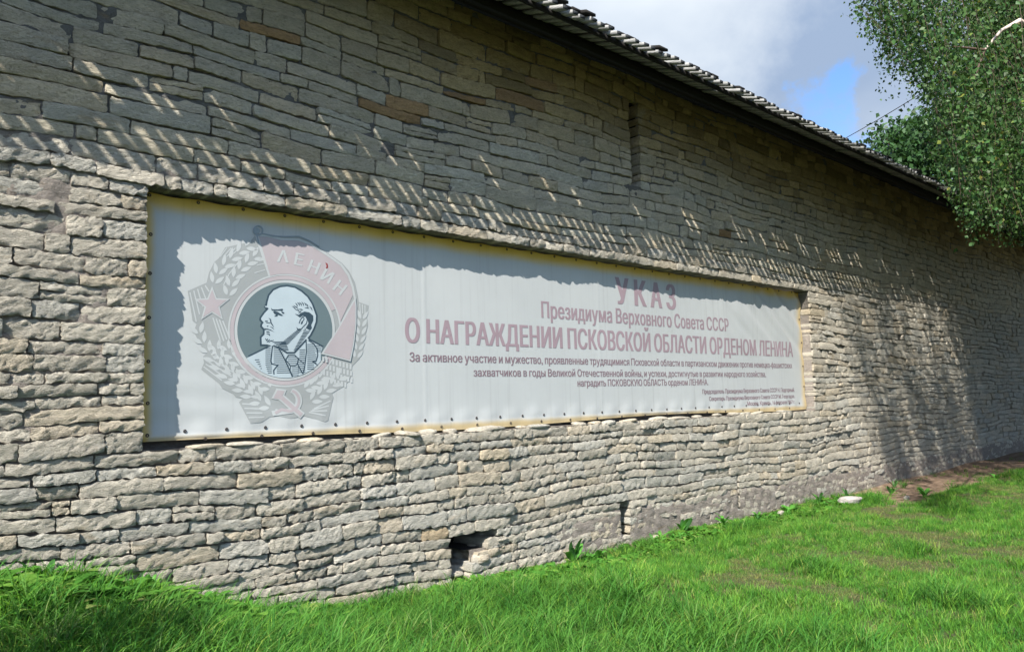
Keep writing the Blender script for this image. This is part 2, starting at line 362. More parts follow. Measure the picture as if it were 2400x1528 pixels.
stones = []      # (V, F, tint, size on the picture)
SMIN, SMAX = -3.2, 34.0
def px_size(s0, s1, z0, z1):
    def pr(x, z):
        v = np.array([x, 0, z])-CAM; d = v@_f
        return np.array([1200+FPX*(v@_r)/d, 764-FPX*(v@_u)/d]) if d > 0.1 else np.array([-9999., 0])
    A = pr(s0, z0); B = pr(s1, z1); c = (A+B)/2
    if not (-20 < c[0] < 2420 and -20 < c[1] < 1548): return 0.0
    return abs(B[0]-A[0])*abs(B[1]-A[1])
for k in range(len(zb)-1):
    z0, z1 = zb[k], zb[k+1]; zm = (z0+z1)/2
    cuts = []
    if NZ0-0.01 < zm < NZ1+0.01: cuts.append((NS0, NS1, 0.23))
    if -0.1 < zm < 0.43: a_, b_ = open_drain(zm); cuts.append((a_, b_, 0.5))
    for (a_, b_, c_, d_, dep) in OPEN:
        if c_ < zm < d_: cuts.append((a_, b_, dep*0.9))
    cuts.sort()
    segs = []; cur = SMIN; dl = 0
    for a_, b_, dep in cuts: segs.append((cur, a_, dl, dep)); cur = b_; dl = dep
    segs.append((cur, SMAX, dl, 0))
    above_niche = abs(z0-NZ1) < 1e-6; below_niche = abs(z1-NZ0) < 1e-6
    for a_, b_, dl, dr in segs:
        s = a_-(0 if dl else rng.uniform(0, 0.3)); first = True
        while s < b_-0.02:
            big = 1.25 if (zm > 3.25 and s < 6) else 1.0
            w = rng.uniform(0.19, 0.56)*big*(0.72+0.28*min(1.0, (z1-z0)/0.1))
            if s > 6 and zm > 3.2: w *= 0.85
            if b_-s < w*1.4: w = b_-s
            if s+w > b_: w = b_-s
            if rng.random() < 0.06 and b_-s > 0.5: w = rng.uniform(0.08, 0.15)
            s1 = s+w; last = s1 >= b_-0.021
            jx = 0.0015 if zm < 3.2 else 0.006
            g0 = 0.0 if (first and dl) else rng.uniform(0.001, 0.006)+jx*0.5
            g1 = 0.0 if (last and dr) else rng.uniform(0.001, 0.006)+jx*0.5
            gz = (0.0080 if zm < 3.2 else 0.0066)
            lo_g = rng.uniform(0.3, 1.5)*gz; hi_g = rng.uniform(0.1, 0.8)*gz
            if zm > 3.25 and rng.random() < 0.3: hi_g += rng.uniform(0.004, 0.016)
            tl = rng.normal(0, 0.012)
            smid = (s+s1)/2
            inn = NS0-0.3 < smid < NS1+0.3
            if (above_niche or below_niche) and inn: lo_g *= 0.4 if above_niche else 1; tl = 0
            def zlo(S, z0=z0, g=lo_g, tl=tl, sm=smid): return z0+wave(S, z0)+g+tl*(np.asarray(S)-sm)
            def zhi(S, z1=z1, g=hi_g, tl=tl, sm=smid): return z1+wave(S, z1)-g+tl*(np.asarray(S)-sm)
            depth = 0.11
            if first and dl: depth = max(depth, dl)
            if last and dr: depth = max(depth, dr)
            if above_niche and NS0-0.3 < smid < NS1+0.3: depth = 0.24
            dist = max(4.0, s)
            cell = 0.021 if s < 3.5 else 0.028 if s < 7 else 0.045 if s < 13 else 0.08
            if s < -0.2: cell = 0.05
            prot = rng.uniform(-0.012, 0.018) if zm < 3.2 else rng.uniform(-0.004, 0.008)
            if (first and dl) or (last and dr): prot = rng.uniform(-0.004, 0.010)
            if above_niche and inn: prot = rng.uniform(-0.002, 0.014)
            rough = 1.0 if zm < 3.25 else 0.62
            if zm < 0.35 and s > 4.5: rough = 1.3; prot *= 0.6
            tint = stone_tint(smid, zm)
            for (ox, oz) in ORANGE:
                if s <= ox < s1 and z0 <= oz < z1: tint = (np.array([0.42, 0.275, 0.145]) if zm > 1 else np.array([0.47, 0.37, 0.25]))*rng.uniform(0.8, 1.1)
            parts = [(zlo, zhi)]
            if rng.random() < 0.08 and (z1-z0) > 0.10 and not above_niche:      # two thin slabs instead of one
                zz = rng.uniform(0.4, 0.6)
                mid = lambda S, f=zz: zlo(S)*(1-f)+zhi(S)*f
                parts = [(zlo, lambda S: mid(S)-0.004), (lambda S: mid(S)+0.004, zhi)]
            for (fl, fh) in parts:
                Vv, Ff = build_stone(s+g0, s1-g1, fl, fh, depth, cell, prot+rng.normal(0, 0.002), rough)
                stones.append((Vv, Ff, tint, px_size(s, s1, z0, z1)/len(parts)))
            s = s1; first = False
order = np.argsort([-x[3] for x in stones])
for i in order[:300]:
    Vv, Ff, tn, _ = stones[i]
    c = Vv.mean(0)
    me = mesh_from('stone', Vv-c, Ff, False, tn)
    link('stone', me, M_stone, wall, Vector(c)-wall.location)
mb = MB()
for i in order[300:]:
    Vv, Ff, tn, _ = stones[i]
    Vv = Vv-np.array([6.0, 0, 0]); mb.add(Vv, Ff, tn)
tag(link('stonework', mb.mesh('stonework', False), M_stone, wall), kind='stuff')

# mortar bed behind the stones, with the openings left out
allo = [(NS0, NS1, NZ0, NZ1, 0.23)]+OPEN
allo.append((4.27, 4.52, -0.06, 0.43, 0.9)); allo.append((4.52, 4.92, 0.20, 0.43, 0.55))
def grid_lines(a, b, step_fn, forced):
    L_ = [a]
    while L_[-1] < b: L_.append(L_[-1]+step_fn(L_[-1]))
    L_ = np.array(L_)
    L_ = L_[[all(abs(x-f) > 0.012 for f in forced) for x in L_]]
    return np.unique(np.round(np.concatenate([L_, forced]), 4))
xs = grid_lines(SMIN, SMAX, lambda x: 0.035 if x < 5 else 0.06 if x < 12 else 0.15, [o[0] for o in allo]+[o[1] for o in allo])
zs = grid_lines(-0.2, WTOP, lambda z: 0.035, sorted(set([o[2] for o in allo]+[o[3] for o in allo])))
X, Z = np.meshgrid(xs, zs, indexing='ij')
flush = sstep(2.9, 1.6, X)*sstep(0.9, 1.5, Z)
rec = np.where(Z < 3.2, 0.062-0.034*flush, 0.031)+0.006*np.sin(7*X+3*Z)+0.006*np.sin(4*X-11*Z)
low = sstep(4.6, 6.0, X)*sstep(0.42, 0.25, Z-0.02*np.sin(3*X)); rec = rec*(1-low)+low*0.004
Y = rec+0.010*(np.sin(23*X+17*Z)*np.sin(31*Z-9*X))+rng.normal(0, 0.003, X.shape)
cx = (xs[:-1]+xs[1:])/2; cz = (zs[:-1]+zs[1:])/2
keep = np.ones((len(cx), len(cz)), bool)
for o in allo: keep &= ~((cx[:, None] > o[0]) & (cx[:, None] < o[1]) & (cz[None, :] > o[2]) & (cz[None, :] < o[3]))
I = np.arange(X.size).reshape(X.shape)
F = np.stack([I[:-1, :-1], I[1:, :-1], I[1:, 1:], I[:-1, 1:]], -1)[keep]
mb = MB(); mb.add(np.stack([X-6.0, Y, Z], -1).reshape(-1, 3), F); lin_ = MB()
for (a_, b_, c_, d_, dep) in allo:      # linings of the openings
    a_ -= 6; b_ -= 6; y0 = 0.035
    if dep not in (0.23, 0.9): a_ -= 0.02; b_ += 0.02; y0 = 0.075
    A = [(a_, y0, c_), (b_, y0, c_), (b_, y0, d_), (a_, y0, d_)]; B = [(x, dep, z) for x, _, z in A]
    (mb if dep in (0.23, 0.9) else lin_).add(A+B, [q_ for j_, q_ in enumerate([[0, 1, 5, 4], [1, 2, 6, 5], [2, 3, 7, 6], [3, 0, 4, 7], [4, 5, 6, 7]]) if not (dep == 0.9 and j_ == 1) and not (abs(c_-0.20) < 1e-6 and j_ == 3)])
# body of the wall behind
mb.box(SMIN-6, SMAX-6, 1.0, 1.6, -0.3, WTOP)
mb.box(SMIN-6-0.3, SMIN-6, 0.0, 1.6, -0.3, WTOP); mb.box(SMIN-6, SMAX-6, 0.0, 1.6, WTOP, WTOP+0.02)
link('mortar', mb.mesh('mortar', True), M_core, wall)
M_open_shade, t, b = mat_new('opening_shade'); b.inputs['Base Color'].default_value = (0.012, 0.011, 0.010, 1); b.inputs['Roughness'].default_value = 1.0  # near-black colour stands in for the deep shade inside the openings
link('opening_lining', lin_.mesh('opening_lining'), M_open_shade, wall)

# broken rubble inside the drain mouth
rub = MB()
def rock(c, r, seed, sub=2):
    bm = bmesh.new(); bmesh.ops.create_icosphere(bm, subdivisions=sub, radius=1.0)
    rg = np.random.default_rng(seed); ph = rg.uniform(0, 6.28, 6)
    V = np.array([v.co[:] for v in bm.verts]); F = np.array([[v.index for v in f.verts] for f in bm.faces]); bm.free()
    V = np.sign(V)*np.abs(V)**0.72
    V += 0.10*np.sin(V[:, [1, 2, 0]]*3.1+ph[:3])+rg.normal(0, 0.035, V.shape)
    return V*np.array(r)+np.array(c), F
for k in range(26):
    f = rng.random(); x = 4.60+0.33*f+rng.uniform(-.02, .03); z = 0.12+0.26*f*rng.uniform(.6, 1.0); y = rng.uniform(0.03, 0.30)
    Vv, Ff = rock((x-6, y, z-0.03), (rng.uniform(.05, .10), rng.uniform(.05, .09), rng.uniform(.02, .045)), 50+k)
    rub.add(Vv, Ff, stone_tint(4, 0.2))
for k in range(9):
    Vv, Ff = rock((rng.uniform(4.3, 4.5)-6, rng.uniform(0.05, 0.5), rng.uniform(-0.02, 0.05)), (.07, .08, .03), 90+k); rub.add(Vv, Ff, stone_tint(4, 0.2))
tag(link('rubble', rub.mesh('rubble'), M_stone, wall), kind='stuff')
# loose slabs bedded along the sill of the recess
for k in range(34):
    s = 1.95+k*0.27+rng.uniform(-.07, .07)
    if s > 10.9: break
    if rng.random() < 0.25: continue
    rx, ry, rz = rng.uniform(.07, .16), rng.uniform(.05, .08), rng.uniform(.014, .030)
    Vv, Ff = rock((0, 0, 0), (rx, ry, rz), 300+k)
    me = mesh_from('sill_stone', Vv, Ff, False, stone_tint(4, 1.2))
    o = link('sill_stone', me, M_stone, wall, (s-6, 0.072+rng.uniform(-.015, .03), 1.243+rz*0.3))
    o.rotation_euler = (rng.uniform(-.1, .1), rng.uniform(-.12, .12), rng.uniform(-.4, .4))

# ------------------------------------------------------------------ board roof
SL = 0.31; EO = 0.92; EZ = 4.955
def roof_z(y): return EZ+(y+EO)*SL
roof = empty('board_roof', (6.0, 0.0, WTOP))
tag(roof, 'dark sloping board roof along the wall top with a jagged eave of grey lath ends', 'roof')
def slope_box(mb, x0, x1, y0, y1, z_under, th, y_end_vert=True):
    V = []
    for x in (x0, x1):
        for y in (y0, y1):
            for d in (0, th): V.append([x-6, y, roof_z(y)+z_under+d-WTOP])
    mb.add(V, BOXF)
pitch = 0.128
def lath_mesh(L_, w, th, sk):
    # local: x across, -y outwards; end face gets the dark end grain
    V = np.array([[x, y, (y)*SL+z] for x in (-w/2, w/2) for y in (-L_+(sk*x), 0) for z in (0, th)])
    me = mesh_from('lath', V, BOXF); me.materials.append(M_lath); me.materials.append(M_end)
    for p_ in me.polygons:
        if p_.normal.y < -0.7: p_.material_index = 1
    return me
s = -3.2; n = 0; variants = {}
while s < 30.0:
    j = int(rng.integers(0, 12))
    if j not in variants:
        variants[j] = lath_mesh(0.60+rng.normal(0, 0.012), rng.uniform(0.060, 0.074), rng.uniform(0.030, 0.037), rng.uniform(-.15, .15))
    o = link('lath', variants[j], None, roof, (s+rng.normal(0, 0.008)-6, -EO+0.60, roof_z(-EO+0.60)+rng.normal(0, 0.006)-WTOP))
    s += pitch+rng.normal(0, 0.006); n += 1
# covering boards, stopping short of the eave by differing amounts
mb = MB(); s = -3.3
while s < 30.0:
    w = rng.uniform(0.10, 0.15)
    r = rng.random()
    e = rng.uniform(0.765, 0.850) if r < 0.60 else rng.uniform(0.88, 0.94) if r < 0.68 else rng.uniform(0.635, 0.70)
    slope_box(mb, s, s+w+0.004, -e, 2.6, 0.060+rng.uniform(0, 0.004), 0.028)
    s += w
slope_box(mb, -3.3, 30, -0.50, 2.5, 0.096, 0.02)
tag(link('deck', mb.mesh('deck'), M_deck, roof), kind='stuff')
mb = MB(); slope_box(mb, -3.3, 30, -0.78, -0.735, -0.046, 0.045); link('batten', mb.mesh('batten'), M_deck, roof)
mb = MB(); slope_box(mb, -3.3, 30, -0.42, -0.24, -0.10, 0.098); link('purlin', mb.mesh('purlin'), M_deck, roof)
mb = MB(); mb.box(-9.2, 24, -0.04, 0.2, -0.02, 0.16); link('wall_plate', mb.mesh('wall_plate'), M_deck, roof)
# ------------------------------------------------------------------ the banner
BY = 0.150
BS0, BS1, BZ0, BZ1 = 1.778, 11.125, 1.278, 3.004
GT = 0.335      # eyelet spacing along the top
def ban_y(s, z):
    s = np.asarray(s, float); z = np.asarray(z, float)
    y = np.full(np.broadcast(s, z).shape, BY)
    y = y+0.0022*np.sin(1.7*s+0.4)+0.0016*np.sin(3.1*s-2*z)+0.0012*np.sin(6*z+s)
    ft = np.exp(-((BZ1-0.03-z)/0.09)**2); ph = (s-1.80)/GT*2*math.pi
    y = y-0.0045*ft*(1-np.cos(ph))*sstep(1.8, 2.1, s)+0.0*s
    fb = np.exp(-((z-1.36)/0.07)**2); y = y-0.004*fb*(1-np.cos((s-2.06)/0.295*2*math.pi))-0.006*np.exp(-((z-1.318)/0.012)**2)
    # slack diagonal folds at the right end
    k = sstep(8.3, 10.9, s)*sstep(1.75, 2.5, z)
    q = s*0.72+z*1.05
    y = y+k*(0.013*np.sin(q*13+0.8*np.sin(3*s))+0.0035*np.sin(q*29+1.0))
    k2 = sstep(7.0, 10.5, s)*sstep(2.55, 2.95, z)
    y = y+k2*0.006*np.sin(s*19+z*8)
    k3 = sstep(4.3, 2.0, s); y = y+k3*0.0016*np.sin(z*33+1.2*np.sin(2.6*s))*sstep(2.0, 1.5, z)
    for sm in (4.14, 6.49, 8.86): y = y-0.0022*np.exp(-((s-sm)/0.010)**2)
    return y
ns, nz_ = 520, 96
S = np.linspace(BS0, BS1, ns); Zl = np.linspace(BZ0, BZ1, nz_)
SS, ZZ = np.meshgrid(S, Zl, indexing='ij')
ZZ2 = ZZ+sstep(2.95, 3.004, ZZ)*(-0.006*(1-np.cos((SS-1.80)/GT*2*math.pi)))+sstep(BZ0+0.06, BZ0, ZZ)*0.02*np.sin(SS*1.1-0.5)
YY = ban_y(SS, ZZ)
SS2 = SS+sstep(BS1-0.05, BS1, SS)*(-0.012*np.cos(ZZ*21)-0.012)+sstep(BS0+0.05, BS0, SS)*(0.008*np.cos(ZZ*21))
I = np.arange(ns*nz_).reshape(ns, nz_)
F = np.stack([I[:-1, :-1], I[1:, :-1], I[1:, 1:], I[:-1, 1:]], -1).reshape(-1, 4)
banner = empty('banner', (6.0, BY, 1.28))
tag(banner, 'long white banner with faded order emblem and pink Cyrillic decree text in the recess', 'banner')
def to_ban(V): V = np.array(V, float); V[:, 0] -= 6.0; V[:, 1] -= BY; V[:, 2] -= 1.28; return V
mbn, t, b = mat_new('vinyl_sheet'); p = pos(t)
sx = N(t, 'ShaderNodeSeparateXYZ'); L(t, p, sx.inputs[0])
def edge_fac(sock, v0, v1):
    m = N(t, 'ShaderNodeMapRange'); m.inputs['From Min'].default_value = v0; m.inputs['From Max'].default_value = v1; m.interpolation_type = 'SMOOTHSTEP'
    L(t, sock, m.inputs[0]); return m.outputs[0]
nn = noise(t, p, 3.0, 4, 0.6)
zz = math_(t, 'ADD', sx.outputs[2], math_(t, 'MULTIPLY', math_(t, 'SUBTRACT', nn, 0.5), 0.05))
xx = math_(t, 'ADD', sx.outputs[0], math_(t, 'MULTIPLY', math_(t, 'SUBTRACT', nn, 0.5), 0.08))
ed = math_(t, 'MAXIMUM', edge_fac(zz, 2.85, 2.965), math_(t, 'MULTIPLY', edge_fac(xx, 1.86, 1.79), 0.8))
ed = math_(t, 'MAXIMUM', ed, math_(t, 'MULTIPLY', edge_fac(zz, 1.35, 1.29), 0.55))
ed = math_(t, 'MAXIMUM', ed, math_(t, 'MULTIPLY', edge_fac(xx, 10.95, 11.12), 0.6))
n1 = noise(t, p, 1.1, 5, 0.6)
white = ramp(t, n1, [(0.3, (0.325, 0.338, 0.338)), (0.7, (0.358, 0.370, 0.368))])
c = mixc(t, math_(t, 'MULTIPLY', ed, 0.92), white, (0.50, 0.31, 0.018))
# run-off streaks
mp2 = N(t, 'ShaderNodeMapping'); mp2.inputs['Scale'].default_value = (26, 1, 0.5); L(t, p, mp2.inputs[0])
st = noise(t, mp2.outputs[0], 1.0, 4, 0.6)
c = mixc(t, 1.0, c, ramp(t, st, [(0.30, (0.90, 0.90, 0.89)), (0.45, (1, 1, 1)), (0.9, (1.02, 1.02, 1.02))]), 'MULTIPLY')
mp3 = N(t, 'ShaderNodeMapping'); mp3.inputs['Scale'].default_value = (70, 1, 2.5); L(t, p, mp3.inputs[0])
st2 = noise(t, mp3.outputs[0], 1.0, 3, 0.7)
zone = math_(t, 'MULTIPLY', edge_fac(sx.outputs[0], 5.25, 5.45), edge_fac(sx.outputs[0], 5.75, 5.55))
c = mixc(t, math_(t, 'MULTIPLY', math_(t, 'MULTIPLY', zone, ramp(t, st2, [(0.60, (0, 0, 0)), (0.66, (1, 1, 1))])), 0.30), c, (0.25, 0.27, 0.28))
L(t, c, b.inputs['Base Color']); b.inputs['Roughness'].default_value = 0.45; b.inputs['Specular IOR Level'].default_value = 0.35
wv = noise(t, p, 14.0, 3, 0.5); bump(t, b, wv, 0.0015, 0.5)
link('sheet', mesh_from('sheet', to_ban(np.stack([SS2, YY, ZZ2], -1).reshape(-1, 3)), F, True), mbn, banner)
# eyelets
M_eye, t, b = mat_new('dull_eyelet'); b.inputs['Base Color'].default_value = (0.06, 0.05, 0.045, 1); b.inputs['Metallic'].default_value = 0.6; b.inputs['Roughness'].default_value = 0.5
Vt = []; Ft = []
for a in range(10):
    for q in range(5):
        A = 2*math.pi*a/10; B = 2*math.pi*q/5; R = 0.0088+0.0042*math.cos(B); Vt.append([R*math.cos(A), 0.004*math.sin(B), R*math.sin(A)])
        Ft.append([a*5+q, a*5+(q+1) % 5, ((a+1) % 10)*5+(q+1) % 5, ((a+1) % 10)*5+q])
k0 = len(Vt); Vt.append([0, 0.002, 0])
Ft2 = Ft+[[k0, a*5+2, ((a+1) % 10)*5+2, k0] for a in range(0)]
me_e = mesh_from('eyelet', Vt[:-1], Ft); me_e.materials.append(M_eye)
epos = [(1.80+i*GT, 2.984) for i in range(28)]+[(1.812, z) for z in (2.711, 2.44, 2.136, 1.837, 1.555, 1.34)]
epos += [(2.06+i*0.295, 1.357) for i in range(31)]+[(2.2+i*0.42, 1.296) for i in range(21)]+[(11.085, z) for z in (2.6, 2.25, 1.9, 1.6)]
for (s, z) in epos:
    if s > BS1-0.01: continue
    o = link('eyelet', me_e, None, banner, (s-6, float(ban_y(s, z))-0.003-BY, z-1.28))

# --- flat print, laid on the sheet
def print_mat(name, col):
    m, t, b = mat_new(name); p = pos(t); n = noise(t, p, 2.5, 4, 0.6)
    L(t, mixc(t, 1.0, col, ramp(t, n, [(0.3, (0.93, 0.93, 0.93)), (0.7, (1.06, 1.06, 1.06))]), 'MULTIPLY'), b.inputs['Base Color'])
    b.inputs['Roughness'].default_value = 0.5; b.inputs['Specular IOR Level'].default_value = 0.3
    return m
P_grey = print_mat('faded_grey_ink', (0.238, 0.250, 0.248)); P_light = print_mat('pale_ink', (0.340, 0.355, 0.355))
P_pink = print_mat('faded_pink_ink', (0.312, 0.276, 0.284)); P_dark = print_mat('slate_ink', (0.095, 0.130, 0.140))
P_line = print_mat('dark_line_ink', (0.028, 0.048, 0.065)); P_face = print_mat('pale_blue_ink', (0.325, 0.378, 0.405))
P_txt = print_mat('faded_rose_ink', (0.240, 0.180, 0.200)); P_txo = print_mat('grey_rose_ink', (0.205, 0.168, 0.188))
P_small = print_mat('small_text_ink', (0.175, 0.122, 0.138)); P_red = print_mat('red_fleck', (0.20, 0.03, 0.03))

def conform(name, tris_v, tris_f, layer, mat, parent=banner, cell=0.07):
    """2-D (s,z) triangles -> mesh cut on a grid and laid over the sheet"""
    bm = bmesh.new()
    vs = [bm.verts.new((q[0], q[2] if len(q) > 2 else 0, q[1])) for q in tris_v]
    for f in tris_f:
        try: bm.faces.new([vs[i] for i in f])
        except ValueError: pass
    xs_ = [v.co.x for v in bm.verts]; zs_ = [v.co.z for v in bm.verts]
    a, b_ = min(xs_), max(xs_); c_, d_ = min(zs_), max(zs_)
    if cell == 0.07 and max(xs_) > 8.3: cell = 0.045
    if cell:
        x = math.ceil(a/cell)*cell
        while x < b_:
            bmesh.ops.bisect_plane(bm, geom=bm.faces[:]+bm.edges[:], plane_co=(x, 0, 0), plane_no=(1, 0, 0), dist=1e-6); x += cell
        z = math.ceil(c_/cell)*cell
        while z < d_:
            bmesh.ops.bisect_plane(bm, geom=bm.faces[:]+bm.edges[:], plane_co=(0, 0, z), plane_no=(0, 0, 1), dist=1e-6); z += cell
    bm.normal_update()
    for f in bm.faces:
        if f.normal.y > 0: f.normal_flip()
    X_ = np.array([v.co[:] for v in bm.verts]); Yb = ban_y(X_[:, 0], X_[:, 2])-0.0018-0.0008*layer-X_[:, 1]
    for v, y in zip(bm.verts, Yb): v.co = (v.co.x-6.0, y-BY, v.co.z-1.28)
    me = bpy.data.meshes.new(name); bm.to_mesh(me); bm.free()
    return link(name, me, mat, parent)

def text_tris(txt, bold=0.0, spacing=1.0, word=1.0):
    cu = bpy.data.curves.new('txt', 'FONT'); cu.body = txt; cu.size = 1.0; cu.offset = bold; cu.space_character = spacing; cu.space_word = word; cu.fill_mode = 'NONE'
    cu.resolution_u = 3
    o = bpy.data.objects.new('txt', cu); COL.objects.link(o)
    dg = bpy.context.evaluated_depsgraph_get(); ev = o.evaluated_get(dg); me = ev.to_mesh()
    P0 = [Vector(v.co[:2]) for v in me.vertices]; E0 = [tuple(e.vertices) for e in me.edges]
    vo, _, fo, _, _, _ = geometry.delaunay_2d_cdt(P0, E0, [], 0, 1e-6)
    V = np.array([v[:] for v in vo]); T_ = np.array([list(f) for f in fo])
    A0 = np.array([P0[a][:] for a, _ in E0]); B0 = np.array([P0[b_][:] for _, b_ in E0]); keep_ = []
    for ch_ in np.array_split(T_, max(1, len(T_)//800)):      # keep the triangles that lie inside the outlines (even-odd)
        c_ = V[ch_].mean(1); y_ = c_[:, 1:2]; cr_ = (A0[None, :, 1] > y_) != (B0[None, :, 1] > y_)
        dy = np.where(B0[:, 1] == A0[:, 1], 1e-9, B0[:, 1]-A0[:, 1]); xi = A0[None, :, 0]+(y_-A0[None, :, 1])*((B0[:, 0]-A0[:, 0])/dy)[None]
        keep_.append((cr_ & (xi > c_[:, 0:1])).sum(1) % 2 == 1)
    F = T_[np.concatenate(keep_)].tolist()
    ev.to_mesh_clear(); bpy.data.objects.remove(o); bpy.data.curves.remove(cu)
    return V, F
def capheight():
    V, _ = text_tris('Н'); return V[:, 1].max()-V[:, 1].min()
CAPH = capheight()
def line(txt, s0, s1, z0, z1, mat, bold, off=0.006, word=1.0):
    """one line of print; the heavy face is two prints of it a hair apart sideways"""
    V, F = text_tris(txt, 0.0, off, word)
    ax, bx_ = V[:, 0].min(), V[:, 0].max(); kx = (s1-s0-bold)/(bx_-ax); kz = (z1-z0)/CAPH; n0 = len(V); vs = []; fs = []
    for j, d in enumerate((0.0, 0.5, 1.0)):
        vs += [(s0+(x-ax)*kx+d*bold, z0+z*kz, 0.0003*j) for x, z in V]; fs += [[j*n0+i for i in f] for f in F]
    conform('lettering', vs, fs, 0, mat)
TX = [('У К А З', 6.79, 7.95, 2.556, 2.858, 1.0, 0.035, 1.0), ('Президиума Верховного Совета СССР', 5.605, 9.105, 2.337, 2.505, 0.98, 0.03, .8),
      ('О НАГРАЖДЕНИИ ПСКОВСКОЙ ОБЛАСТИ ОРДЕНОМ ЛЕНИНА', 3.925, 10.80, 2.032, 2.248, 0.98, 0.035, .8)]
for ch, a, b_ in (('У', 6.79, 7.035), ('К', 7.13, 7.36), ('А', 7.43, 7.665), ('З', 7.745, 7.95)): line(ch, a, b_, 2.556, 2.858, P_txt, 0.034, 1.0)
for (tx_, a, b_, c_, d_, sp, bo, wd) in TX[1:]: line(tx_, a, b_, c_, d_, P_txt, 0.013 if d_ > 2.4 else 0.020, 1.04, wd)
TS = [('За активное участие и мужество, проявленные трудящимися Псковской области в партизанском движении против немецко-фашистских', 3.97, 10.76, 1.868, 1.948),
      ('захватчиков в годы Великой Отечественной войны, и успехи, достигнутые в развитии народного хозяйства,', 4.69, 10.0, 1.740, 1.816),
      ('наградить ПСКОВСКУЮ ОБЛАСТЬ орденом ЛЕНИНА.', 6.11, 8.56, 1.637, 1.711),
      ('Председатель Президиума Верховного Совета СССР Н. Подгорный.', 8.42, 10.79, 1.527, 1.584),
      ('Секретарь Президиума Верховного Совета СССР М. Георгадзе.', 8.56, 10.78, 1.438, 1.490),
      ('Москва, Кремль, 16 февраля 1967 г.', 9.465, 10.77, 1.356, 1.410)]
for (tx_, a, b_, c_, d_) in TS: line(tx_, a, b_, c_, d_, P_small, 0.0045, 1.0, .8)

# --- emblem (traced in the units of two enlargements of the photograph)
def E1(x, y): return hit(400+x/2.938, 500+y/2.938, BY)
def E2(x, y): return hit(540+x/5.4577, 630+y/5.4577, BY)
class Ink:
    def __init__(s): s.v = []; s.f = []
    def poly(s, pts, M=E1):
        P = [M(*p_) for p_ in pts]; n0 = len(s.v)
        tris = geometry.tessellate_polygon([[Vector((a, b_, 0)) for a, b_ in P]])
        s.v += P; s.f += [[n0+i for i in tr] for tr in tris]
    def stroke(s, pts, w, M=E1, closed=False, taper=False):
        P = np.array(pts, float); n = len(P)
        if n < 2: return
        if closed: P = np.vstack([P, P[:1]]); n += 1
        nr = []
        for i in range(n):
            a = P[i]-P[i-1] if i > 0 else (P[-1]-P[-2] if closed else P[1]-P[0])
            b_ = P[i+1]-P[i] if i < n-1 else (P[1]-P[0] if closed else P[-1]-P[-2])
            a = a/(np.linalg.norm(a)+1e-9); b_ = b_/(np.linalg.norm(b_)+1e-9)
            tt = a+b_; tt = tt/(np.linalg.norm(tt)+1e-9); k = 1/max(0.5, math.sqrt(max(0.0, (1+a@b_)/2))); nr.append(np.array([-tt[1], tt[0]])*k)
        ww = [w/2*(1-0.75*abs(2*i/(n-1)-1)**2) if taper else w/2 for i in range(n)]
        n0 = len(s.v)
        for i in range(n): s.v += [M(*(P[i]+nr[i]*ww[i])), M(*(P[i]-nr[i]*ww[i]))]
        s.f += [[n0+2*i, n0+2*i+1, n0+2*i+3, n0+2*i+2] for i in range(n-1)]
    def build(s, name, layer, mat): return conform(name, s.v, s.f, layer, mat, cell=0.08)
def circ(cx_, cy_, r, n=64, a0=0, a1=360): return [(cx_+r*math.cos(math.radians(a0+(a1-a0)*i/n)), cy_+r*math.sin(math.radians(a0+(a1-a0)*i/n))) for i in range(n+(0 if a1-a0 == 360 else 1))]

base = Ink()
base.poly([(570,165),(545,200),(480,212),(375,235),(330,310),(300,335),(262,410),(246,478),(116,535),(135,640),(150,740),(178,760),(158,815),(215,925),(245,965),(222,985),(228,1030),(210,1075),
 (330,1170),(352,1205),(425,1240),(445,1265),(495,1275),(468,1300),(545,1447),(625,1438),(680,1400),(745,1395),(820,1412),(920,1395),(1060,1435),(1082,1425),(1120,1265),(1110,1240),(1150,1215),(1195,1190),(1230,1150),
 (1245,1105),(1250,1050),(1300,1000),(1325,935),(1322,900),(1342,830),(1358,770),(1350,720),(1362,635),(1292,610),(1285,560),(1265,470),(1225,395),(1180,345),(1100,288),(1020,236),(950,190),(880,160),(760,160),(640,138),(600,140)])
base.build('emblem_wreath', 0, P_grey)
lt = Ink()
def leaf(ink, x, y, ang, l, w):
    a = math.radians(ang); c_, s_ = math.cos(a), math.sin(a); pts = []
    for q in range(7): u = q/6; pts.append((u*l, w*math.sin(math.pi*u**0.85)))
    for q in range(5, 0, -1): u = q/6; pts.append((u*l, -w*math.sin(math.pi*u**0.85)))
    ink.poly([(x+c_*a_-s_*b_, y+s_*a_+c_*b_) for a_, b_ in pts])
def ear(path, l, w, n, spread=32, stem=True):
    P = np.array(path, float); seg = np.r_[0, np.cumsum(np.linalg.norm(np.diff(P, axis=0), axis=1))]
    for i in range(n):
        tt = (i+0.3)/n*seg[-1]; x = np.interp(tt, seg, P[:, 0]); y = np.interp(tt, seg, P[:, 1])
        x2 = np.interp(min(tt+20, seg[-1]), seg, P[:, 0]); y2 = np.interp(min(tt+20, seg[-1]), seg, P[:, 1])
        x1 = np.interp(max(tt-20, 0), seg, P[:, 0]); y1 = np.interp(max(tt-20, 0), seg, P[:, 1])
        d = math.degrees(math.atan2(y2-y1, x2-x1)); nx_, ny_ = -math.sin(math.radians(d)), math.cos(math.radians(d))
        for sg in (-1, 1): leaf(lt, x+sg*nx_*8, y+sg*ny_*8, d+sg*spread, l, w)
ear([(290,500),(330,400),(420,310),(500,240),(560,215)], 80, 15, 6)
ear([(390,585),(420,470),(480,385),(560,310),(610,290)], 80, 15, 6)
ear([(700,1340),(600,1290),(480,1200),(370,1100),(280,990),(215,880),(180,780)], 82, 16, 11)
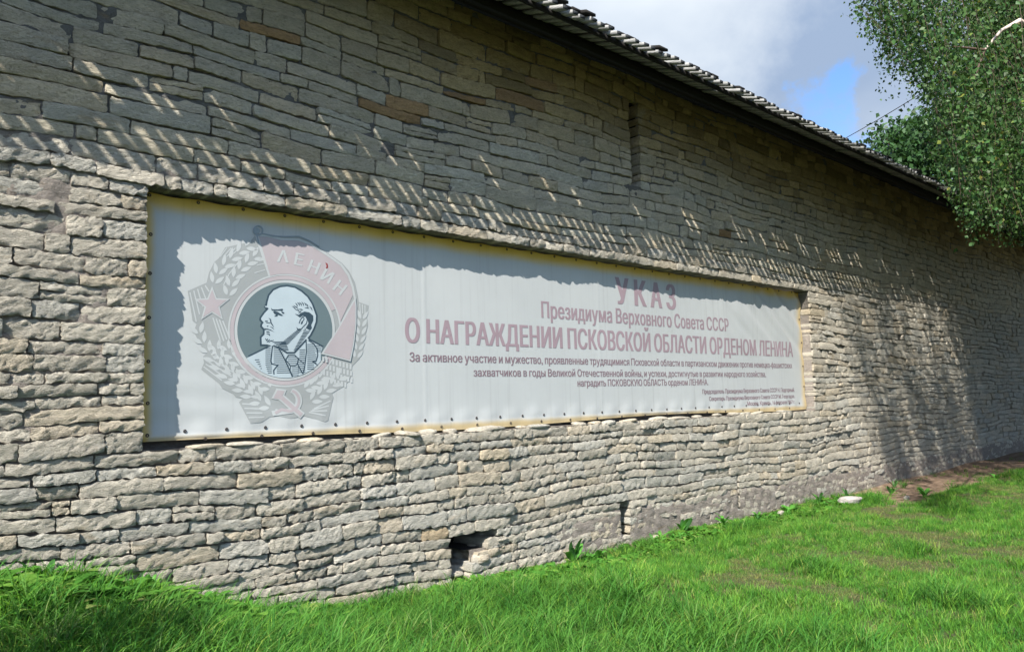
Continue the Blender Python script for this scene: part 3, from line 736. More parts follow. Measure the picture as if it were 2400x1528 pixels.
ear([(700,1215),(600,1150),(500,1070),(420,980),(370,900)], 80, 15, 7)
ear([(640,1270),(540,1200),(440,1120),(350,1010),(300,900)], 76, 14, 8)
ear([(1275,1010),(1290,930),(1305,850),(1312,760),(1320,690)], 66, 12, 6, 26)
ear([(910,1215),(980,1180),(1050,1120)], 80, 15, 4)
ear([(950,1300),(1040,1240),(1120,1170),(1180,1110)], 78, 15, 5)
for (x0, y0, x1, y1, m_) in ((385,240,340,300,4),):
    for q in range(m_): lt.stroke([(x0+30*q, y0), (x1+22*q, y1)], 7)
for q in range(5): lt.stroke([(132+26*q, 545-12*q), (176+22*q, 748-52*q)], 9)
for q in range(4): lt.stroke([(290+22*q, 720+6*q), (345+20*q, 890-10*q)], 9)
for q in range(4): lt.stroke([(225+14*q, 1055-18*q), (350+34*q, 1150-14*q)], 8)
for q in range(4): lt.stroke([(490+14*q, 1310+32*q), (600+14*q, 1318+28*q)], 9)
for q in range(4): lt.stroke([(1100-12*q, 1290+34*q), (985-12*q, 1345+8*q)], 9)
for q in range(3): lt.stroke([(1300+18*q, 620+6*q), (1305+16*q, 690)], 7)
lt.stroke([(470,330),(400,420),(360,500)], 8); lt.stroke([(580,325),(620,310)], 7); lt.stroke([(590,360),(640,348)], 7); lt.stroke([(575,412),(648,390)], 7)
for r_ in range(4):      # fasces: rows of short light bars
    for q in range(9-(r_ == 3)*2):
        x = 1040+q*24+r_*4; y = 985+r_*46+q*6.5
        lt.poly([(x, y), (x+14, y+3), (x+13, y+38), (x-1, y+35)])
lt.stroke(circ(783, 806, 384, 80), 12, closed=True)
lt.stroke([(590,150),(635,290),(682,432)], 22)
lt.stroke([(597,152),(660,155),(760,178),(880,182),(960,213),(1020,250),(1100,303),(1172,355),(1222,425),(1252,510),(1262,570)], 15)
lt.stroke([(1262,560),(1277,640),(1277,760),(1262,900),(1236,1022)], 13)
lt.stroke([(1240,1022),(1140,995),(1035,965)], 12)
lt.build('emblem_grain', 1, P_light)
pk = Ink()
arc = [(783+388*math.cos(math.radians(a)), 806+388*math.sin(math.radians(a))) for a in range(-9, -106, -6)]
pk.poly([(606,162),(660,164),(760,187),(880,191),(955,221),(1015,258),(1095,311),(1165,362),(1214,430),(1243,510),(1253,562)]+arc)
for i in range(80):      # ring
    a0, a1 = math.radians(i*4.5), math.radians((i+1)*4.5)
    if i in (75, 76, 77, 78, 79, 0, 1, 2, 3, 4): continue
    pk.poly([(783+r*math.cos(a), 806+r*math.sin(a)) for r, a in ((349, a0), (376, a0), (376, a1), (349, a1))])
pk.build('emblem_flag', 2, P_pink)
l2 = Ink()
st = []
for q in range(10):
    r_ = 128 if q % 2 == 0 else 55; a = math.radians(-90+36*q); st.append((283+r_*math.cos(a), 630+r_*math.sin(a)))
l2.poly(st)
l2.build('star_border', 3, P_light); l2 = Ink()
# sickle and hammer with pale outline
sick = circ(815, 1290, 88, 16, -75, 80); sick_i = circ(800, 1288, 58, 14, 70, -70)
l2.poly([(x, y) for x, y in sick]+[(720,1345),(700,1395),(690,1360)]+sick_i)
l2.stroke([(735,1245),(905,1395)], 48); l2.poly([(690,1275),(725,1205),(795,1215),(765,1290)])
l2.build('emblem_trim', 3, P_light)
p2 = Ink()
st = []
for q in range(10):
    r_ = 105 if q % 2 == 0 else 44; a = math.radians(-90+36*q); st.append((283+r_*math.cos(a), 630+r_*math.sin(a)))
p2.poly(st)
p2.build('emblem_star', 4, P_pink); p2 = Ink()
p2.stroke(circ(808, 1289, 73, 18, -70, 85), 18); p2.stroke([(815,1362),(760,1350),(715,1375)], 20)
p2.stroke([(742,1252),(898,1388)], 28); p2.poly([(703,1273),(732,1217),(780,1222),(757,1280)])
p2.build('hammer_and_sickle', 4, P_pink)
# letters on the flag
def glyph(ch, x, y, ang, h, mat, layer):
    V, F = text_tris(ch, 0.0); V = V-np.array([(V[:, 0].min()+V[:, 0].max())/2, CAPH/2]); V = V*(h/CAPH)*np.array([1.0, 1.0])
    a = math.radians(ang); c_, s_ = math.cos(a), math.sin(a)
    P = [E1(x+c_*vx+s_*vy, y+s_*vx-c_*vy) for vx, vy in V]
    P += [E1(x+c_*(vx+7)+s_*vy, y+s_*(vx+7)-c_*vy)+(0.0003,) for vx, vy in V]; F = F+[[i+len(V) for i in f] for f in F]
    conform('lettering', P, F, layer, mat)
for ch, x, y, a in (('Λ', 768, 297, 5), ('Е', 878, 318, 12), ('Н', 980, 370, 22), ('И', 1072, 432, 30), ('Н', 1160, 510, 38)): glyph(ch, x, y, a, 84, P_light, 3)
# pole knob
kn = Ink(); kn.stroke(circ(600, 120, 31, 20), 10, closed=True); kn.poly(circ(592, 122, 20, 16)); kn.stroke([(590,148),(605,210)], 9)
kn.stroke([(625,140),(700,158),(780,162),(880,160),(950,188),(1020,232)], 8); kn.build('emblem_pole', 5, print_mat('grey_line_ink', (0.20, 0.235, 0.26)))
rf = Ink(); rf.poly([(1062,338),(1078,350),(1080,375),(1066,382),(1070,362)]); rf.build('tear_mark', 4, P_red)
# portrait medallion
d_ = Ink(); d_.poly(circ(783, 806, 346, 80)); d_.build('medallion_rim', 3, P_light)
d_ = Ink(); ci = [(x, y) for x, y in circ(690, 790, 1, 1)]
disc = []
for x, y in circ(783, 806, 327, 80):
    if x-783 > 0 and (x > 1108-0 or False): pass
    disc.append((x, y))
# the banner flap cuts the disc at lower right
def clip_disc(pts):
    out = []
    for (x, y) in pts:
        # right of the line (1085,885)-(1040,965) extended
        t_ = (y-806)/ (965-806); lim = 1112-(1112-1028)*max(0, min(2.2, t_))
        out.append((min(x, lim) if 806 < y < 985 else x, y))
    return out
d_.poly(disc); d_.build('medallion', 4, P_dark)
E2toE1 = lambda x, y: ((540+x/5.4577-400)*2.938, (630+y/5.4577-500)*2.938)
E1toE2 = lambda x, y: ((400+x/2.938-540)*5.4577, (500+y/2.938-630)*5.4577)
head = [(432,478),(460,478),(470,420),(492,345),(545,280),(630,240),(715,230),(815,248),(900,298),(975,365),(1030,450),(1060,530),(1086,600),(1082,680),(1052,765),(1010,845),(978,885)]
back = [(1000,915),(1060,945),(1130,980),(1172,1005)]
arc2 = [E1toE2(783+327*math.cos(math.radians(a)), 806+327*math.sin(math.radians(a))) for a in range(48, 148, 4)]
front = [(222,1132),(330,1080),(430,1030),(520,985),(470,968),(395,965),(392,880),(430,842),(432,790),(425,765),(398,735),(400,715),(420,690),(385,650),(388,630),(430,570),(482,515),(474,500),(440,492)]
body = head+back+[(1150,1080),(1150,1180)]+arc2+front
d_ = Ink(); d_.stroke(head+back[:1], 46, M=E2); d_.stroke(front[4:], 46, M=E2, ); d_.stroke([front[-1], head[0]], 30, M=E2)
d_.stroke([(1000,905),(1060,935),(1130,972),(1180,1000)], 26, M=E2); d_.stroke([(225,1122),(330,1072),(430,1022),(520,980)], 26, M=E2)
d_.build('portrait_outline', 5, P_line)
d_ = Ink(); d_.poly(body, M=E2); d_.build('portrait', 6, P_face)
k = Ink(); S_ = lambda pts, w=10, tp=True: k.stroke(pts, w*1.1, M=E2, taper=tp and len(pts) > 2)
Pg = lambda pts: k.poly(pts, M=E2)
Pg([(512,500),(530,520),(600,522),(655,512),(668,525),(655,540),(580,538),(520,535)])
Pg([(640,540),(680,560),(680,580),(650,570)])
Pg([(535,545),(560,540),(600,555),(670,600),(640,605),(600,590),(590,612),(550,612),(575,590),(550,575)])
S_([(482,630),(505,650),(510,690),(530,720),(548,750)], 14); S_([(436,672),(470,672)], 12); S_([(450,690),(500,695)], 8)
Pg([(425,762),(440,765),(470,768),(510,780),(560,815),(530,800),(490,785),(455,780),(430,785)])
Pg([(455,735),(480,725),(470,745)]); S_([(500,740),(530,755),(550,780)], 10); Pg([(450,800),(490,805),(495,820),(455,815)])
S_([(450,830),(490,840),(498,860)], 14); S_([(440,890),(455,920)], 9); S_([(470,895),(455,922)], 9); S_([(495,905),(460,940)], 9); S_([(520,915),(480,940)], 8); S_([(545,912),(515,930)], 7)
# hair and ear
Pg([(885,570),(940,548),(1000,560),(1050,600),(1052,660),(1025,720),(1035,760),(1010,790),(975,770),(955,760),(990,700),(975,640),(950,605),(915,600),(880,625),(860,610),(840,585),(870,590)])
for (a_, b_, c_, d2) in ((780,480,830,530),(795,470,860,520),(820,440,850,490),(845,430,880,480),(870,430,905,480),(900,425,930,480),(935,435,960,480),(960,450,985,500),(1000,480,1040,540),(820,520,880,555),(860,520,920,530),(940,500,1000,510),(900,540,860,570),(820,580,870,615)):
    S_([(a_, b_), ((a_+c_)/2+6, (b_+d2)/2-4), (c_, d2)], 13)
S_([(870,700),(885,655),(915,615),(950,605),(975,650),(965,700),(920,745),(900,770),(850,775)], 10, False); S_([(895,700),(925,660),(935,640),(920,625)], 9, False)
Pg([(890,705),(905,668),(920,672),(915,700),(900,712)]); Pg([(835,745),(860,770),(900,785),(850,792)]); S_([(940,755),(955,780),(920,790)], 9)
# hatching under jaw and neck
for q in range(12):
    y = 790+q*15.5; S_([(830-q*19, y+4), (900-q*15, y)], 8)
for q in range(14):
    y = 800+q*18.5; S_([(925-q*9.5, y+4), (1010-q*13.5, y)], 9)
for q in range(7):
    y = 935+q*17; S_([(530+q*24, y+4), (700+q*6, y)], 9)
# collar, tie, lapels
S_([(540,985),(610,1005),(715,1075),(810,1075),(880,1000),(965,905)], 20, False); S_([(600,1000),(690,1165),(785,1380)], 14, False)
S_([(960,915),(965,1060),(945,1240),(920,1345)], 12, False); S_([(530,985),(510,1180),(520,1215),(595,1235),(545,1300),(550,1350)], 14, False)
S_([(700,1165),(735,1105),(815,1105),(860,1150),(850,1215),(915,1340)], 13, False); S_([(700,1165),(760,1240),(820,1240),(850,1215)], 11, False); S_([(760,1240),(755,1300),(790,1375)], 11, False)
S_([(860,1150),(935,1215)], 10, False); S_([(990,915),(1060,960),(1105,1030),(1110,1110),(1090,1180),(1050,1190),(1105,1230)], 13, False)
for q in range(13):
    y = 1020+q*26; S_([(440+max(0, q-8)*8, y), (508+(q > 6)*16, y-4)], 8)
    S_([(545+(q > 7)*40, y-2), (640+q*11, y-4)], 8)
    if y < 1330: S_([(875-(q > 3)*18, y+20), (950, y+14)], 8)
    S_([(975, y-50), (1075+(q > 4)*18-(q > 9)*30, y-54)], 8)
    if 1 < q < 12: S_([(725+(q > 6)*50, y+60), (845+(q > 6)*20, y+56)], 7) if y+60 < 1370 else None
for q in range(5): S_([(305+q*18, 1165+q*28), (362+q*8, 1162+q*28)], 8)
for q in range(4): S_([(1080, 985+q*24), (1160-q*2, 985+q*24)], 7)
k.build('portrait_lines', 7, P_line)
fl = Ink(); fl.poly([(1268,575),(1275,640),(1275,760),(1260,900),(1236,1020),(1140,995),(1030,968),(1035,1180),(1000,1180),(1020,965),(1040,955),(1085,885),(1150,790),(1200,690)][:7]+[(1034,964),(1040,955),(1085,885),(1150,790),(1200,690)]); fl.build('emblem_flap_edge', 8, P_light)
fl = Ink(); fl.poly([(1262,605),(1267,640),(1267,760),(1251,900),(1229,1008),(1140,985),(1051,960),(1092,892),(1127,838),(1162,780)]); fl.build('emblem_flap', 9, P_pink)
fl = Ink()
for q in range(2):
    x = 1040+q*24; y = 985+q*6.5
    fl.poly([(x, y), (x+14, y+3), (x+13, y+38), (x-1, y+35)])
fl.build('emblem_fasces', 8, P_light)

# ------------------------------------------------------------------ grass
def leaf_mat(name, stops, rnd=0.35, trans=0.35):
    m, t, b = mat_new(name)
    oi = N(t, 'ShaderNodeObjectInfo'); c = ramp(t, oi.outputs['Random'], stops)
    c = mixc(t, 1.0, c, attr(t, 'tint'), 'MULTIPLY')
    L(t, c, b.inputs['Base Color']); b.inputs['Roughness'].default_value = 0.6; b.inputs['Specular IOR Level'].default_value = 0.15
    out = t.nodes['Material Output']; tr = N(t, 'ShaderNodeBsdfTranslucent')
    L(t, mixc(t, 1.0, c, (1.25, 1.35, 0.7), 'MULTIPLY'), tr.inputs[0])
    ms = N(t, 'ShaderNodeMixShader'); ms.inputs[0].default_value = trans
    L(t, b.outputs[0], ms.inputs[1]); L(t, tr.outputs[0], ms.inputs[2]); L(t, ms.outputs[0], out.inputs[0])
    return m
M_grass = leaf_mat('grass_blades', [(0.0, (0.038, 0.135, 0.017)), (0.5, (0.072, 0.200, 0.025)), (0.9, (0.125, 0.255, 0.038)), (1.0, (0.22, 0.26, 0.08))])
M_dry = leaf_mat('dry_grass', [(0.0, (0.16, 0.16, 0.07)), (0.5, (0.11, 0.19, 0.05)), (1.0, (0.25, 0.23, 0.12))])
def tuft(seed, nb, rad, h0, h1, w, lean, tints):
    rg = np.random.default_rng(seed); V = []; F = []; T = []
    for i in range(nb):
        a = rg.uniform(0, 6.28); r = rad*math.sqrt(rg.random()); x, y = r*math.cos(a), r*math.sin(a)
        h = rg.uniform(h0, h1); th = rg.uniform(0, 6.28); ln = rg.uniform(0.2, 1)*lean; ww = w*rg.uniform(0.7, 1.3)
        dx, dy = math.cos(th), math.sin(th); pa = th+1.57+rg.normal(0, .5); sx_, sy_ = math.cos(pa)*ww/2, math.sin(pa)*ww/2
        n0 = len(V); segs = 3; tn = np.array(tints[int(rg.integers(len(tints)))])*rg.uniform(0.8, 1.2)
        for q in range(segs+1):
            u = q/segs; k = (1-u**1.6)
            off = ln*h*u**2; zz_ = h*(u-0.35*ln*u**3)
            V.append([x+dx*off-sx_*k, y+dy*off-sy_*k, zz_-0.01]); V.append([x+dx*off+sx_*k, y+dy*off+sy_*k, zz_-0.01]); T += [tn*(0.75+0.35*u)]*2
        for q in range(segs): F.append([n0+2*q, n0+2*q+1, n0+2*q+3, n0+2*q+2])
    return mesh_from('tuft', V, F, True, np.array(T))
def rosette(seed, nl, l0, l1, w):
    rg = np.random.default_rng(seed); V = []; F = []; T = []
    for i in range(nl):
        a = rg.uniform(0, 6.28); l = rg.uniform(l0, l1); ww = w*rg.uniform(.7, 1.2); up = rg.uniform(0.25, 0.9); d = np.array([math.cos(a), math.sin(a), 0]); sd = np.array([-d[1], d[0], 0])
        n0 = len(V); tn = np.array([1, 1, 1])*rg.uniform(.8, 1.25); o = np.array([rg.normal(0, .02), rg.normal(0, .02), 0])
        for q in range(5):
            u = q/4; k = math.sin(math.pi*min(1, u*0.92+0.06))**0.8*ww/2; c = o+d*l*u*(0.7)+np.array([0, 0, l*up*(u-0.55*u*u)])
            V += [c-sd*k+[0, 0, k*.3], c+sd*k+[0, 0, k*.3]]; T += [tn]*2
        for q in range(4): F.append([n0+2*q, n0+2*q+1, n0+2*q+3, n0+2*q+2])
    return mesh_from('rosette', V, F, True, np.array(T))
G1 = [(1, 1, 1), (1.25, 1.15, .9), (.6, .7, .8), (1.6, 1.35, 1.1), (.8, .9, 1.0)]
kinds = [tuft(1, 22, .06, .04, .11, .0048, 1.1, G1), tuft(2, 22, .06, .03, .09, .0045, 1.4, G1), tuft(3, 18, .05, .07, .18, .006, 1.2, G1), tuft(4, 15, .04, .10, .26, .0068, 1.35, G1),
         tuft(5, 26, .07, .03, .06, .0035, 1.2, G1), tuft(6, 24, .07, .02, .05, .003, 1.4, [(1, 1, 1), (1.2, 1.0, .8)]), rosette(7, 7, .05, .13, .036), rosette(8, 9, .03, .09, .026)]
kmat = [M_grass]*5+[M_dry]+[M_grass]*2
pts = []; scl = []; kd = []
def vnoise(x, y, s, seed):
    rg = np.random.default_rng(seed); o = 0
    for i in range(7):
        a = rg.uniform(0, 6.28); f = s*rg.uniform(.6, 1.7); o = o+np.sin(f*(x*np.cos(a)+y*np.sin(a))+rg.uniform(0, 6.28))
    return o/7
def scatter(x0, x1, y0, y1, dens):
    n = int((x1-x0)*(y1-y0)*dens); x = rng.uniform(x0, x1, n); y = rng.uniform(y0, y1, n)
    # skip what lies far outside the view
    v = np.stack([x, y, np.zeros(n)], -1)-CAM; d = v@_f; px = 1200+FPX*(v@_r)/np.maximum(d, .1); py = 764-FPX*(v@_u)/np.maximum(d, .1)
    ok = (d > 0.5) & (px > -420) & (px < 2750) & (py < 2100); x = x[ok]; y = y[ok]; n = len(x)
    dmk = dirt_mask(x, y); keep = rng.random(n) > dmk*np.where((x > 10.4) & (y > -1.3), 0.97, 0.8); x = x[keep]; y = y[keep]; n = len(x)
    dry = vnoise(x, y, 3.3, 5)+0.6*vnoise(x, y, 9, 6)+0.30*sstep(5.0, 9, x)*sstep(-0.9, -2.2, y)-0.55*sstep(-1.1, -0.4, y)-0.5*sstep(6, 3.5, x)
    lush = vnoise(x, y, 4.5, 8)+0.5*sstep(5, 3, x)+0.25*sstep(-1.0, -0.2, y)
    r = rng.random(n)
    k = np.where(r < 0.5, 0, 1); k = np.where(lush+0.35*r > 0.55, 2, k); k = np.where((lush > 0.45) & (r > .5), 3, k)
    k = np.where(dry+0.35*(r-.5) > 0.20, 4, k); k = np.where((dry+0.75*(r-.5) > 0.42), 5, k)
    k = np.where((k != 5) & (rng.random(n) < 0.16), 5, k)
    wl = (y > -0.55) & (x > 3) & (x < 12) & (rng.random(n) < 0.40); k = np.where(wl, rng.integers(6, 8, n), k)
    lb_ = (x < 4.6) & (y < -0.5) & (rng.random(n) < 0.28); k = np.where(lb_, 3, k)
    ml = (y > -0.7) & (x < 3.0) & (rng.random(n) < 0.6); k = np.where(ml, rng.integers(6, 8, n), k)
    thin = rng.random(n) < np.where(k == 5, 0.95, np.where(k == 4, 0.95, 1)); x, y, k = x[thin], y[thin], k[thin]
    pts.append(np.stack([x, y, ground_h(x, y)], -1)); kd.append(k); scl.append(rng.uniform(.7, 1.3, len(x))*np.where((x > 3) & (y > -0.35), 0.75, 1)*np.where(x > 5.5, 0.82, 1)*np.where((k > 5) & (x < 3.2), 1.9, np.where(k > 5, 1.25, 1)))
scatter(-1, 9, -5.2, -0.02, 560)
scatter(9, 17, -6.5, -0.02, 420)
scatter(17, 30, -9, -0.02, 120)
P = np.concatenate(pts); K = np.concatenate(kd).astype(np.int32); SC = np.concatenate(scl).astype(np.float32)
me = bpy.data.meshes.new('grass'); me.vertices.add(len(P)); me.vertices.foreach_set('co', P.astype(np.float32).ravel())
a = me.attributes.new('kind', 'INT', 'POINT'); a.data.foreach_set('value', K)
a = me.attributes.new('scl', 'FLOAT', 'POINT'); a.data.foreach_set('value', SC)
a = me.attributes.new('rot', 'FLOAT', 'POINT'); a.data.foreach_set('value', rng.uniform(0, 6.28, len(P)).astype(np.float32))
me.update()
for m_ in (M_grass, M_dry): me.materials.append(m_)
grass = link('grass', me)
tag(grass, 'short green lawn grass with dry tufts in front of the wall', 'grass', kind='stuff')
ng = bpy.data.node_groups.new('grass_scatter', 'GeometryNodeTree')
ng.interface.new_socket('Geometry', in_out='INPUT', socket_type='NodeSocketGeometry'); ng.interface.new_socket('Geometry', in_out='OUTPUT', socket_type='NodeSocketGeometry')
gi = N(ng, 'NodeGroupInput'); go = N(ng, 'NodeGroupOutput'); jn = N(ng, 'GeometryNodeJoinGeometry')
m2p = N(ng, 'GeometryNodeMeshToPoints'); L(ng, gi.outputs[0], m2p.inputs[0])
def named(name, typ): n_ = N(ng, 'GeometryNodeInputNamedAttribute', data_type=typ); n_.inputs[0].default_value = name; return n_.outputs[0]
kk, ss, rr = named('kind', 'INT'), named('scl', 'FLOAT'), named('rot', 'FLOAT')
cxyz = N(ng, 'ShaderNodeCombineXYZ'); L(ng, rr, cxyz.inputs[2])
e2r = N(ng, 'FunctionNodeEulerToRotation'); L(ng, cxyz.outputs[0], e2r.inputs[0])
for i, kme in enumerate(kinds):
    kme.materials.append(kmat[i])
    ko = bpy.data.objects.new('tuft', kme)
    cmpn = N(ng, 'FunctionNodeCompare', data_type='INT', operation='EQUAL'); L(ng, kk, cmpn.inputs[2]); cmpn.inputs[3].default_value = i
    oi = N(ng, 'GeometryNodeObjectInfo'); oi.inputs[0].default_value = ko; oi.inputs['As Instance'].default_value = True
    ip = N(ng, 'GeometryNodeInstanceOnPoints'); L(ng, m2p.outputs[0], ip.inputs['Points']); L(ng, cmpn.outputs[0], ip.inputs['Selection'])
    L(ng, oi.outputs['Geometry'], ip.inputs['Instance']); L(ng, e2r.outputs[0], ip.inputs['Rotation']); L(ng, ss, ip.inputs['Scale'])
    L(ng, ip.outputs[0], jn.inputs[0])
L(ng, jn.outputs[0], go.inputs[0])
md = grass.modifiers.new('scatter', 'NODES'); md.node_group = ng

# ------------------------------------------------------------------ weeds at the wall foot
def weed_mat(name, c1, c2):
    m, t, b = mat_new(name); p = pos(t); n = noise(t, p, 30, 3)
    c = ramp(t, n, [(0.3, c1), (0.7, c2)]); L(t, c, b.inputs['Base Color']); b.inputs['Roughness'].default_value = 0.45
    out = t.nodes['Material Output']; tr = N(t, 'ShaderNodeBsdfTranslucent'); L(t, mixc(t, 1.0, c, (1.3, 1.4, .7), 'MULTIPLY'), tr.inputs[0])
    ms = N(t, 'ShaderNodeMixShader'); ms.inputs[0].default_value = 0.3; L(t, b.outputs[0], ms.inputs[1]); L(t, tr.outputs[0], ms.inputs[2]); L(t, ms.outputs[0], out.inputs[0])
    return m
M_weed = weed_mat('weed_leaf', (0.05, 0.17, 0.025), (0.09, 0.26, 0.04)); M_weed2 = weed_mat('dark_weed_leaf', (0.035, 0.10, 0.03), (0.06, 0.17, 0.04))
def blade_leaf(l, w, arch, lobed, seed):
    rg = np.random.default_rng(seed); V = []; F = []; n = 9
    for q in range(n+1):
        u = q/n; k = w/2*(math.sin(math.pi*min(1, 0.06+u*0.94))**0.7)*(0.5+u*0.9 if lobed else 1.0)*(1-0.25*(u > .85))
        if lobed: k *= 1+0.35*((-1)**q)
        if u < 0.12: k = w*0.08
        x = l*u*math.cos(arch*0.5*u); z = l*(u*math.sin(0.9)-0.5*arch*u*u)
        for sg in (-1, 0, 1): V.append([x, sg*k, z+abs(sg)*k*0.28+rg.normal(0, .0015)])
    for q in range(n):
        for j in (0, 1): F.append([q*3+j, q*3+j+1, q*3+j+4, q*3+j+3])
    return mesh_from('leaf', V, F, True)
LEAVES = [blade_leaf(.15, .05, .9, False, 1), blade_leaf(.17, .035, .7, False, 2), blade_leaf(.13, .045, 1.1, True, 3), blade_leaf(.16, .04, 1.0, True, 4)]
for i, m_ in enumerate(LEAVES): m_.materials.append(M_weed if i != 1 else M_weed2)
def weed(x, y, sc, nl, kindx, label, up=0.0, group=None):
    z = float(ground_h(x, y)); root = empty('weed', (x, y, z)); tag(root, label, 'plant', group)
    for i in range(nl):
        me = LEAVES[kindx[i % len(kindx)]]
        o = link('leaf', me, None, root, (rng.normal(0, .008), rng.normal(0, .008), 0.0)); o.scale = [sc*0.9*rng.uniform(.7, 1.15)]*3
        a = 2*math.pi*i/nl+rng.normal(0, .3)
        if math.sin(a) > 0.4 and y > -0.12: a = -a
        o.rotation_euler = (rng.normal(0, .25), -up-rng.uniform(-.15, .35), a)
    return root
weed(5.70, -0.10, 1.7, 9, [0, 1], 'tall dock plant with upright leaves at the wall foot right of the drain hole', .55)
weed(5.95, -0.16, 1.2, 10, [2, 0], 'leafy dandelion clump just right of the tall dock plant', .1)
weed(5.40, -0.14, 1.0, 8, [2], 'low dandelion rosette just left of the tall dock plant', .05)
weed(7.50, -0.10, 1.5, 8, [0, 1], 'upright broad-leaved weed just right of the slot low in the wall', .5)
weed(7.05, -0.15, 1.0, 8, [2, 3], 'low toothed weed directly under the slot low in the wall', .1)
weed(8.30, -0.14, 1.3, 9, [2, 3], 'bushy dandelion clump at the wall foot left of the narrow crack', .2)
weed(9.10, -0.15, 1.1, 8, [3, 0], 'leafy weed at the wall foot right below the narrow crack', .15)
weed(9.75, -0.22, 1.3, 9, [0, 2], 'broad-leaved weed at the wall foot near the flat white stone', .2)
weed(10.7, -0.16, 1.1, 7, [1, 3], 'narrow-leaved weed against the wall behind the flat white stone', .4)
weed(11.3, -0.30, 1.2, 8, [2, 1], 'green weed where the lawn ends at the bare earth', .3)
weed(11.85, -1.15, 1.3, 7, [0], 'plantain with wide oval leaves at the lawn edge by the bare earth', .2)
weed(12.2, -0.55, 1.2, 6, [0, 1], 'sunlit seedling standing alone on the bare earth', .35)
weed(14.0, -1.45, 1.2, 7, [0, 3], 'leafy weed on the lawn edge under the birch', .3)
weed(13.1, -0.25, 1.0, 6, [1], 'thin grassy weed against the shaded wall foot', .6)
weed(1.15, -0.12, 1.3, 9, [3, 1], 'ragged weed on the grassy mound at the far left wall foot', .4)
weed(1.75, -0.10, 1.2, 10, [2, 3], 'tall leafy weed against the stones at the left mound', .55)
weed(1.95, -0.35, 1.1, 8, [0, 2], 'broad pale leaves in the grass below the left end of the banner', .2)
weed(2.35, -0.22, 1.3, 8, [0], 'round-leaved weed in the dark grass under the banner corner', .3)
weed(1.40, -0.40, 1.2, 9, [2, 3], 'nettle-like clump in the grass of the left mound', .3)
weed(4.70, -0.12, 0.8, 7, [2, 3], 'small weed at the foot of the drain opening', .1)
weed(3.35, -0.12, 0.9, 7, [3], 'small toothed weed at the wall foot left of the drain', .3)
for q in range(34):
    x = rng.uniform(4.7, 11.4); weed(x, -rng.uniform(.08, .42), rng.uniform(.5, .85), int(rng.integers(6, 10)), [[2], [3], [0, 2], [3, 1]][q % 4], 'low leafy weed in the green fringe along the wall foot', rng.uniform(0, .4), 'low weeds fringing the wall foot')
# flat pale stone in the grass and a few chips
Vv, Ff = rock((0, 0, 0), (.17, .13, .055), 777, 3)
o = link('flat_stone', mesh_from('flat_stone', Vv, Ff, False, np.array([.50, .47, .44])), M_stone, None, (10.92, -0.50, float(ground_h(10.92, -.5))+.05)); tag(o, 'flat pale fallen stone lying in the grass near the wall foot', 'stone')
for k_, (x, y) in enumerate(((7.05, -0.08), (9.55, -0.2), (11.6, -1.0))):
    Vv, Ff = rock((0, 0, 0), (.05, .04, .03), 800+k_)
    o = link('stone_chip', mesh_from('stone_chip', Vv, Ff, False, np.array([.46, .42, .36])), M_stone, None, (x, y, float(ground_h(x, y))+.02))
    tag(o, ['small stone chip at the wall foot below the slot', 'small stone chip in the weeds right of the narrow crack', 'small stone chip at the edge of the bare earth'][k_], 'stone', 'loose stone chips')

# ------------------------------------------------------------------ trees
def tree_leaf_mat(name, a_, b_, c_):
    m, t, b = mat_new(name); c = attr(t, 'tint'); L(t, c, b.inputs['Base Color']); b.inputs['Roughness'].default_value = 0.5; b.inputs['Specular IOR Level'].default_value = 0.22
    out = t.nodes['Material Output']; tr = N(t, 'ShaderNodeBsdfTranslucent'); L(t, mixc(t, 1.0, c, (1.3, 1.4, .6), 'MULTIPLY'), tr.inputs[0])
    ms = N(t, 'ShaderNodeMixShader'); ms.inputs[0].default_value = 0.25; L(t, b.outputs[0], ms.inputs[1]); L(t, tr.outputs[0], ms.inputs[2]); L(t, ms.outputs[0], out.inputs[0])
    return m
M_leaf = tree_leaf_mat('birch_leaves', 0, 0, 0)
M_bark, t, b = mat_new('birch_bark'); p = pos(t); n1 = noise(t, p, 6, 5, .7)
L(t, ramp(t, n1, [(0.40, (0.05, 0.045, 0.04)), (0.47, (0.55, 0.50, 0.45)), (0.8, (0.66, 0.60, 0.54))]), b.inputs['Base Color']); b.inputs['Roughness'].default_value = .8
M_pale, t, b = mat_new('pale_branch_bark'); b.inputs['Base Color'].default_value = (0.42, 0.34, 0.29, 1); b.inputs['Roughness'].default_value = .8
M_twig, t, b = mat_new('twig_bark'); b.inputs['Base Color'].default_value = (0.075, 0.05, 0.035, 1)
def leaves_mesh(C, size, tintfn, down=0.6):
    """C (n,3) leaf bases -> folded kite leaves hanging at random angles"""
    n = len(C); d = rng.normal(0, 1, (n, 3)); d[:, 2] -= down*2; d /= np.linalg.norm(d, axis=1)[:, None]
    s_ = np.cross(d, rng.normal(0, 1, (n, 3))); s_ /= np.linalg.norm(s_, axis=1)[:, None]; nn_ = np.cross(d, s_)
    sz = size*rng.uniform(.65, 1.2, n)[:, None]
    p0 = C; p1 = C+d*sz*.38+s_*sz*.40+nn_*sz*.10; p2 = C+d*sz; p3 = C+d*sz*.38-s_*sz*.40+nn_*sz*.10
    V = np.stack([p0, p1, p2, p3], 1).reshape(-1, 3); i = np.arange(n)*4
    F = np.concatenate([np.stack([i, i+1, i+2], -1), np.stack([i, i+2, i+3], -1)])
    return V, F, np.repeat(tintfn(n), 4, 0)
def birch_tint(n):
    b_ = np.array([0.036, 0.080, 0.020])*rng.uniform(.5, 1.4, (n, 1)); y = rng.random(n) < .025
    b_[y] = np.array([0.12, 0.15, 0.03]); b_[:, 0] *= rng.uniform(.8, 1.3, n); return b_
